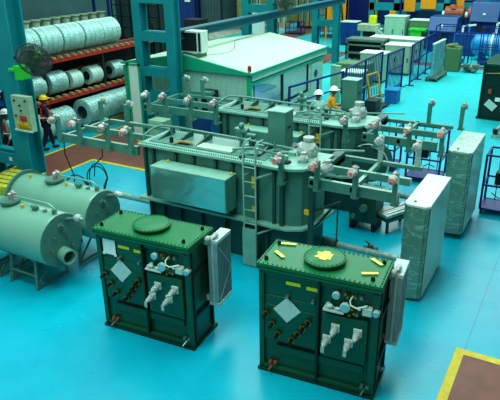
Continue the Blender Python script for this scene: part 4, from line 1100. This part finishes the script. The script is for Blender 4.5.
# ------------------------------------------------------------------ people
def skin_mesh(name, chains, m, parent, sub=1):
    """chains: list of [(x,y,z,r), ...]; shares joints when identical coordinates"""
    key = {}; verts = []; rad = []; edges = []
    for ch in chains:
        prev = None
        for (x, y, z, r) in ch:
            k = (round(x, 4), round(y, 4), round(z, 4))
            if k not in key: key[k] = len(verts); verts.append((x, y, z)); rad.append(r)
            i = key[k]
            if prev is not None and prev != i: edges.append((prev, i))
            prev = i
    me = bpy.data.meshes.new(name); me.from_pydata(verts, edges, []); me.update()
    o = bpy.data.objects.new(name, me); col.objects.link(o)
    s = o.modifiers.new('skin', 'SKIN'); s.use_smooth_shade = True
    for i, r in enumerate(rad): me.skin_vertices[0].data[i].radius = (r, r)
    me.skin_vertices[0].data[0].use_root = True
    sb = o.modifiers.new('sub', 'SUBSURF'); sb.levels = sub; sb.render_levels = sub
    dg = bpy.context.evaluated_depsgraph_get()
    nm = bpy.data.meshes.new_from_object(o.evaluated_get(dg))
    o.modifiers.clear(); o.data = nm
    nm.materials.clear(); nm.materials.append(M[m])
    nm.polygons.foreach_set('use_smooth', [True]*len(nm.polygons))
    if parent: o.parent = parent
    return o
def limb(a, b, c, ra, rb, rc):
    mid = lambda p, q, t: tuple(p[i]+(q[i]-p[i])*t for i in range(3))
    return [a+(ra,), mid(a, b, .5)+((ra*.55+rb*.5),), b+(rb,), mid(b, c, .35)+(rb*1.05,), c+(rc,)]
def hand(w, d, s):
    """five short chains from the wrist w pointing along d; s = +-1 side"""
    w = Vector(w); d = Vector(d).normalized()
    side = d.cross(Vector((0, 1, 0))); side = side.normalized() if side.length > .1 else Vector((1, 0, 0))
    palm = w+d*.07
    ch = [[tuple(w)+(.026,), tuple(palm)+(.032,)]]
    for k, (off, ln) in enumerate(((-.03, .07), (-.01, .085), (.01, .08), (.03, .062))):
        p1 = palm+side*off+d*.03; p2 = p1+d*ln*.5+Vector((0, -.01, 0)); p3 = p2+d*ln*.4+Vector((0, -.02, 0))
        ch.append([tuple(palm)+(.032,), tuple(p1)+(.01,), tuple(p2)+(.009,), tuple(p3)+(.008,)])
    p1 = w+d*.03-side*.04; p2 = p1+d*.04-side*.012
    ch.append([tuple(w)+(.026,), tuple(p1)+(.012,), tuple(p2)+(.01,)])
    return ch
def person(label, loc, rz, shirt, trousers, vest=None, helmet=None, stride=.0, arms=None, lean=0.0, hair=True):
    t = thing('person', label, 'person', loc, rz)
    hip = (0, 0, .95); ch = (0, -.02-lean, 1.36); nk = (0, -.02-lean*1.15, 1.48)
    def sh(s): return (s*.17, -.01-lean, 1.42)
    feet = {}
    for s in (-1, 1):
        k = stride*s
        hj = (s*.09, 0, .90); kn = (s*.10, -.03-k*.6, .50); an = (s*.10, .02-k*1.2, .09)
        feet[s] = (hj, kn, an)
    chains = [[hip+(.13,), (0, -lean*.4, 1.12, .125), ch+(.135,), nk+(.055,), (0, -.03-lean*1.25, 1.55, .05)]]
    if arms is None: arms = {1: ((.25, .0-lean, 1.14), (.24, -.12-lean, .92)), -1: ((-.25, .0-lean, 1.14), (-.24, -.12-lean, .92))}
    hands = []
    for s in (-1, 1):
        el, wr = arms[s]
        chains.append([ch+(.135,), sh(s)+(.06,)]+limb(sh(s), el, wr, .055, .042, .027)[1:])
        dd = Vector(wr)-Vector(el)
        hands += hand(wr, dd, s)
        hj, kn, an = feet[s]
        chains.append([hip+(.13,), hj+(.095,)]+limb(hj, kn, an, .09, .06, .042)[1:])
        chains.append([an+(.042,), (an[0], an[1]-.06, .045, .04), (an[0], an[1]-.17, .035, .032)])
    skin_mesh('body', chains+hands, 'skin', t, 1)
    hz = 1.66; hy = -.04-lean*1.3
    # head, part of the figure
    b = MB().blob((0, hy, hz), .105, (.78, .95, 1.18), 0, 3)
    b.blob((0, hy-.10, hz-.02), .02, (.8, 1.1, 1.4), 0, 1)
    for s in (-1, 1): b.blob((s*.085, hy+.01, hz-.01), .025, (.5, .9, 1.3), 0, 1)
    b.blob((0, hy-.085, hz-.065), .02, (1.6, .6, .5), 0, 1)
    hd = b.build('head', 'skin', t, smooth=True)
    b = MB()
    for s in (-1, 1): b.blob((s*.035, hy-.092, hz+.015), .011, (1.2, .6, .8), 0, 1)
    b.build('eyes', 'hair', hd)
    if hair:
        b = MB()
        b.blob((0, hy+.02, hz+.03), .112, (.82, .9, 1.0), .03, 2)
        b.build('hair', 'hair', t, smooth=True)
    # clothes
    sc = [[(0, 0, .93, .145), (0, -lean*.4, 1.12, .14), ch+(.15,), nk+(.07,)]]
    for s in (-1, 1):
        el, wr = arms[s]
        sc.append([ch+(.15,), sh(s)+(.075,)]+limb(sh(s), el, wr, .07, .055, .04)[1:])
    skin_mesh('shirt', sc, shirt, t, 1)
    tc = []
    for s in (-1, 1):
        hj, kn, an = feet[s]
        tc.append([(0, 0, .94, .14), hj+(.11,)]+limb(hj, kn, (an[0], an[1], .12), .105, .08, .062)[1:])
    skin_mesh('trousers', tc, trousers, t, 1)
    for s in (-1, 1):
        an = feet[s][2]
        MB().blob((an[0], an[1]-.07, .05), .06, (.8, 2.1, .85), 0, 2).build('shoe', 'black', t, smooth=True)
    if vest:
        skin_mesh('vest', [[(0, 0, .95, .16), (0, -lean*.4, 1.12, .158), (ch[0], ch[1], ch[2], .168), (0, -.02-lean, 1.43, .10)]], vest, t, 1)
        b = MB()
        ring = lambda z, yy, r: [(r*math.cos(2*PI*i/24), yy+r*.98*math.sin(2*PI*i/24), z) for i in range(24)]
        b.tube(ring(1.1, -lean*.4, .158), .022, 6, True)
        b.build('reflective_band', 'reflect', t)
    if helmet:
        b = MB().lathe((0, hy, hz+.04), (0, 0, 1), [(0, .16), (.012, .135), (.05, .13), (.09, .105), (.12, .06), (.13, .01)], 24)
        b.box(-.06, .06, hy-.2, hy-.1, hz+.04, hz+.052)
        b.build('hard_hat', helmet, t, smooth=True)
    return t
M['hatyellow'] = mat('yellow_helmet', (226, 190, 30), rough=.35)
M['hatwhite'] = mat('white_helmet', (240, 244, 240), rough=.35)
person('worker in red vest and yellow helmet walking past the left column', (-15.15, 13.05, 0), R(150), 'navy', 'navy', 'redvest', 'hatyellow', .16,
       {1: ((.27, .05, 1.16), (.28, -.12, .95)), -1: ((-.27, -.05, 1.16), (-.28, -.2, 1.0))})
person('worker in orange-red vest and white sleeves seen between the legs of the left column', (-14.75, 11.3, 0), R(-20), 'palecloth', 'navy', 'redvest', 'hatwhite', .12)
person('worker in pale overalls and white helmet standing behind the second transformer', (-7.45, 17.6, 0), R(200), 'palecloth', 'palecloth', None, 'hatwhite', .03,
       {1: ((.26, -.02, 1.16), (.16, -.22, 1.02)), -1: ((-.26, -.02, 1.16), (-.16, -.22, 1.02))})
person('worker in yellow-orange jacket beside the worker in pale overalls', (-7.35, 18.3, 0), R(120), 'yelcloth', 'navy', 'yelcloth', 'hatwhite', .05,
       {1: ((.26, -.12, 1.18), (.2, -.34, 1.12)), -1: ((-.26, -.12, 1.18), (-.2, -.34, 1.12))}, .08)
person('far worker in red helmet standing by the olive storage box', (-10.1, 23.2, 0), R(160), 'navy', 'navy', None, 'red', .03)
# items in front of left lattice
t = thing('tool_rack', 'cluttered tool stand seen behind the left column legs', 'stand', (-16.5, 11.9, 0))
MB().box(0, 1.0, 0, .6, 1.6, 1.66).box(0, .06, 0, .06, 0, 2.6).box(.94, 1, 0, .06, 0, 2.6).box(0, 1, 0, .6, .6, .66).build('frame', 'blue_m', t)
MB().blob((.3, .2, 2.5), .22, (1, 1, .7), .2).build('orange_bundle', 'orange', t)
MB().blob((.55, .2, 2.15), .2, (1, 1, .8), .25).blob((.3, .2, 1.9), .2, (1, 1, .8), .25).build('white_bundle', 'cap', t)
MB().box(.1, .9, .1, .5, .66, 1.3).build('dark_bundle', 'grey', t)

# ------------------------------------------------------------------ lights
w = bpy.data.worlds.new('world'); bpy.context.scene.world = w; w.use_nodes = True
bg = w.node_tree.nodes['Background']; bg.inputs['Color'].default_value = (.72, 1.0, .93, 1); bg.inputs['Strength'].default_value = .42
def area(name, loc, sx, sy, e, c, rot=(0, 0, 0)):
    l = bpy.data.lights.new(name, 'AREA'); l.shape = 'RECTANGLE'; l.size = sx; l.size_y = sy; l.energy = e; l.color = c
    o = bpy.data.objects.new(name, l); col.objects.link(o); o.location = loc; o.rotation_euler = rot; return o
cl = (.80, 1.0, .95)
area('skylight_strip', (-4, 12, 13), 3, 26, 1500, cl)
area('skylight_strip', (-12, 20, 13), 3, 30, 1900, cl)
area('skylight_strip', (-6, 34, 13), 16, 10, 2400, cl)
area('bay_lamp', (-7, 3, 11), 3, 3, 420, cl)
area('cabin_fill', (-12, 19.5, 2.25), 2.5, 3.5, 150, cl)  # added fill light, source unseen, brightens the cabin interior
area('yard_daylight', (-34, 38, 14), 20, 20, 2500, (.95, 1, .95))

# ------------------------------------------------------------------ camera
f, pitch, roll, H, ya = 590.2, .4012, -.0154, 6.041, .52
cam = bpy.data.cameras.new('camera'); cam.sensor_width = 36; cam.lens = f/500*36; cam.clip_end = 300
co = bpy.data.objects.new('camera', cam); col.objects.link(co)
c_, s_ = math.cos(pitch), math.sin(pitch)
fw = Vector((-math.sin(ya)*c_, math.cos(ya)*c_, -s_)); rt = Vector((math.cos(ya), math.sin(ya), 0)); up = rt.cross(fw)
r2 = math.cos(roll)*rt+math.sin(roll)*up; u2 = -math.sin(roll)*rt+math.cos(roll)*up
mw = Matrix((r2, u2, -fw)).transposed().to_4x4(); mw.translation = (0, 0, H)
co.matrix_world = mw
bpy.context.scene.camera = co
bpy.context.scene.view_settings.view_transform = 'Standard'
bpy.context.scene.view_settings.look = 'Medium High Contrast'
bpy.context.scene.view_settings.exposure = .0
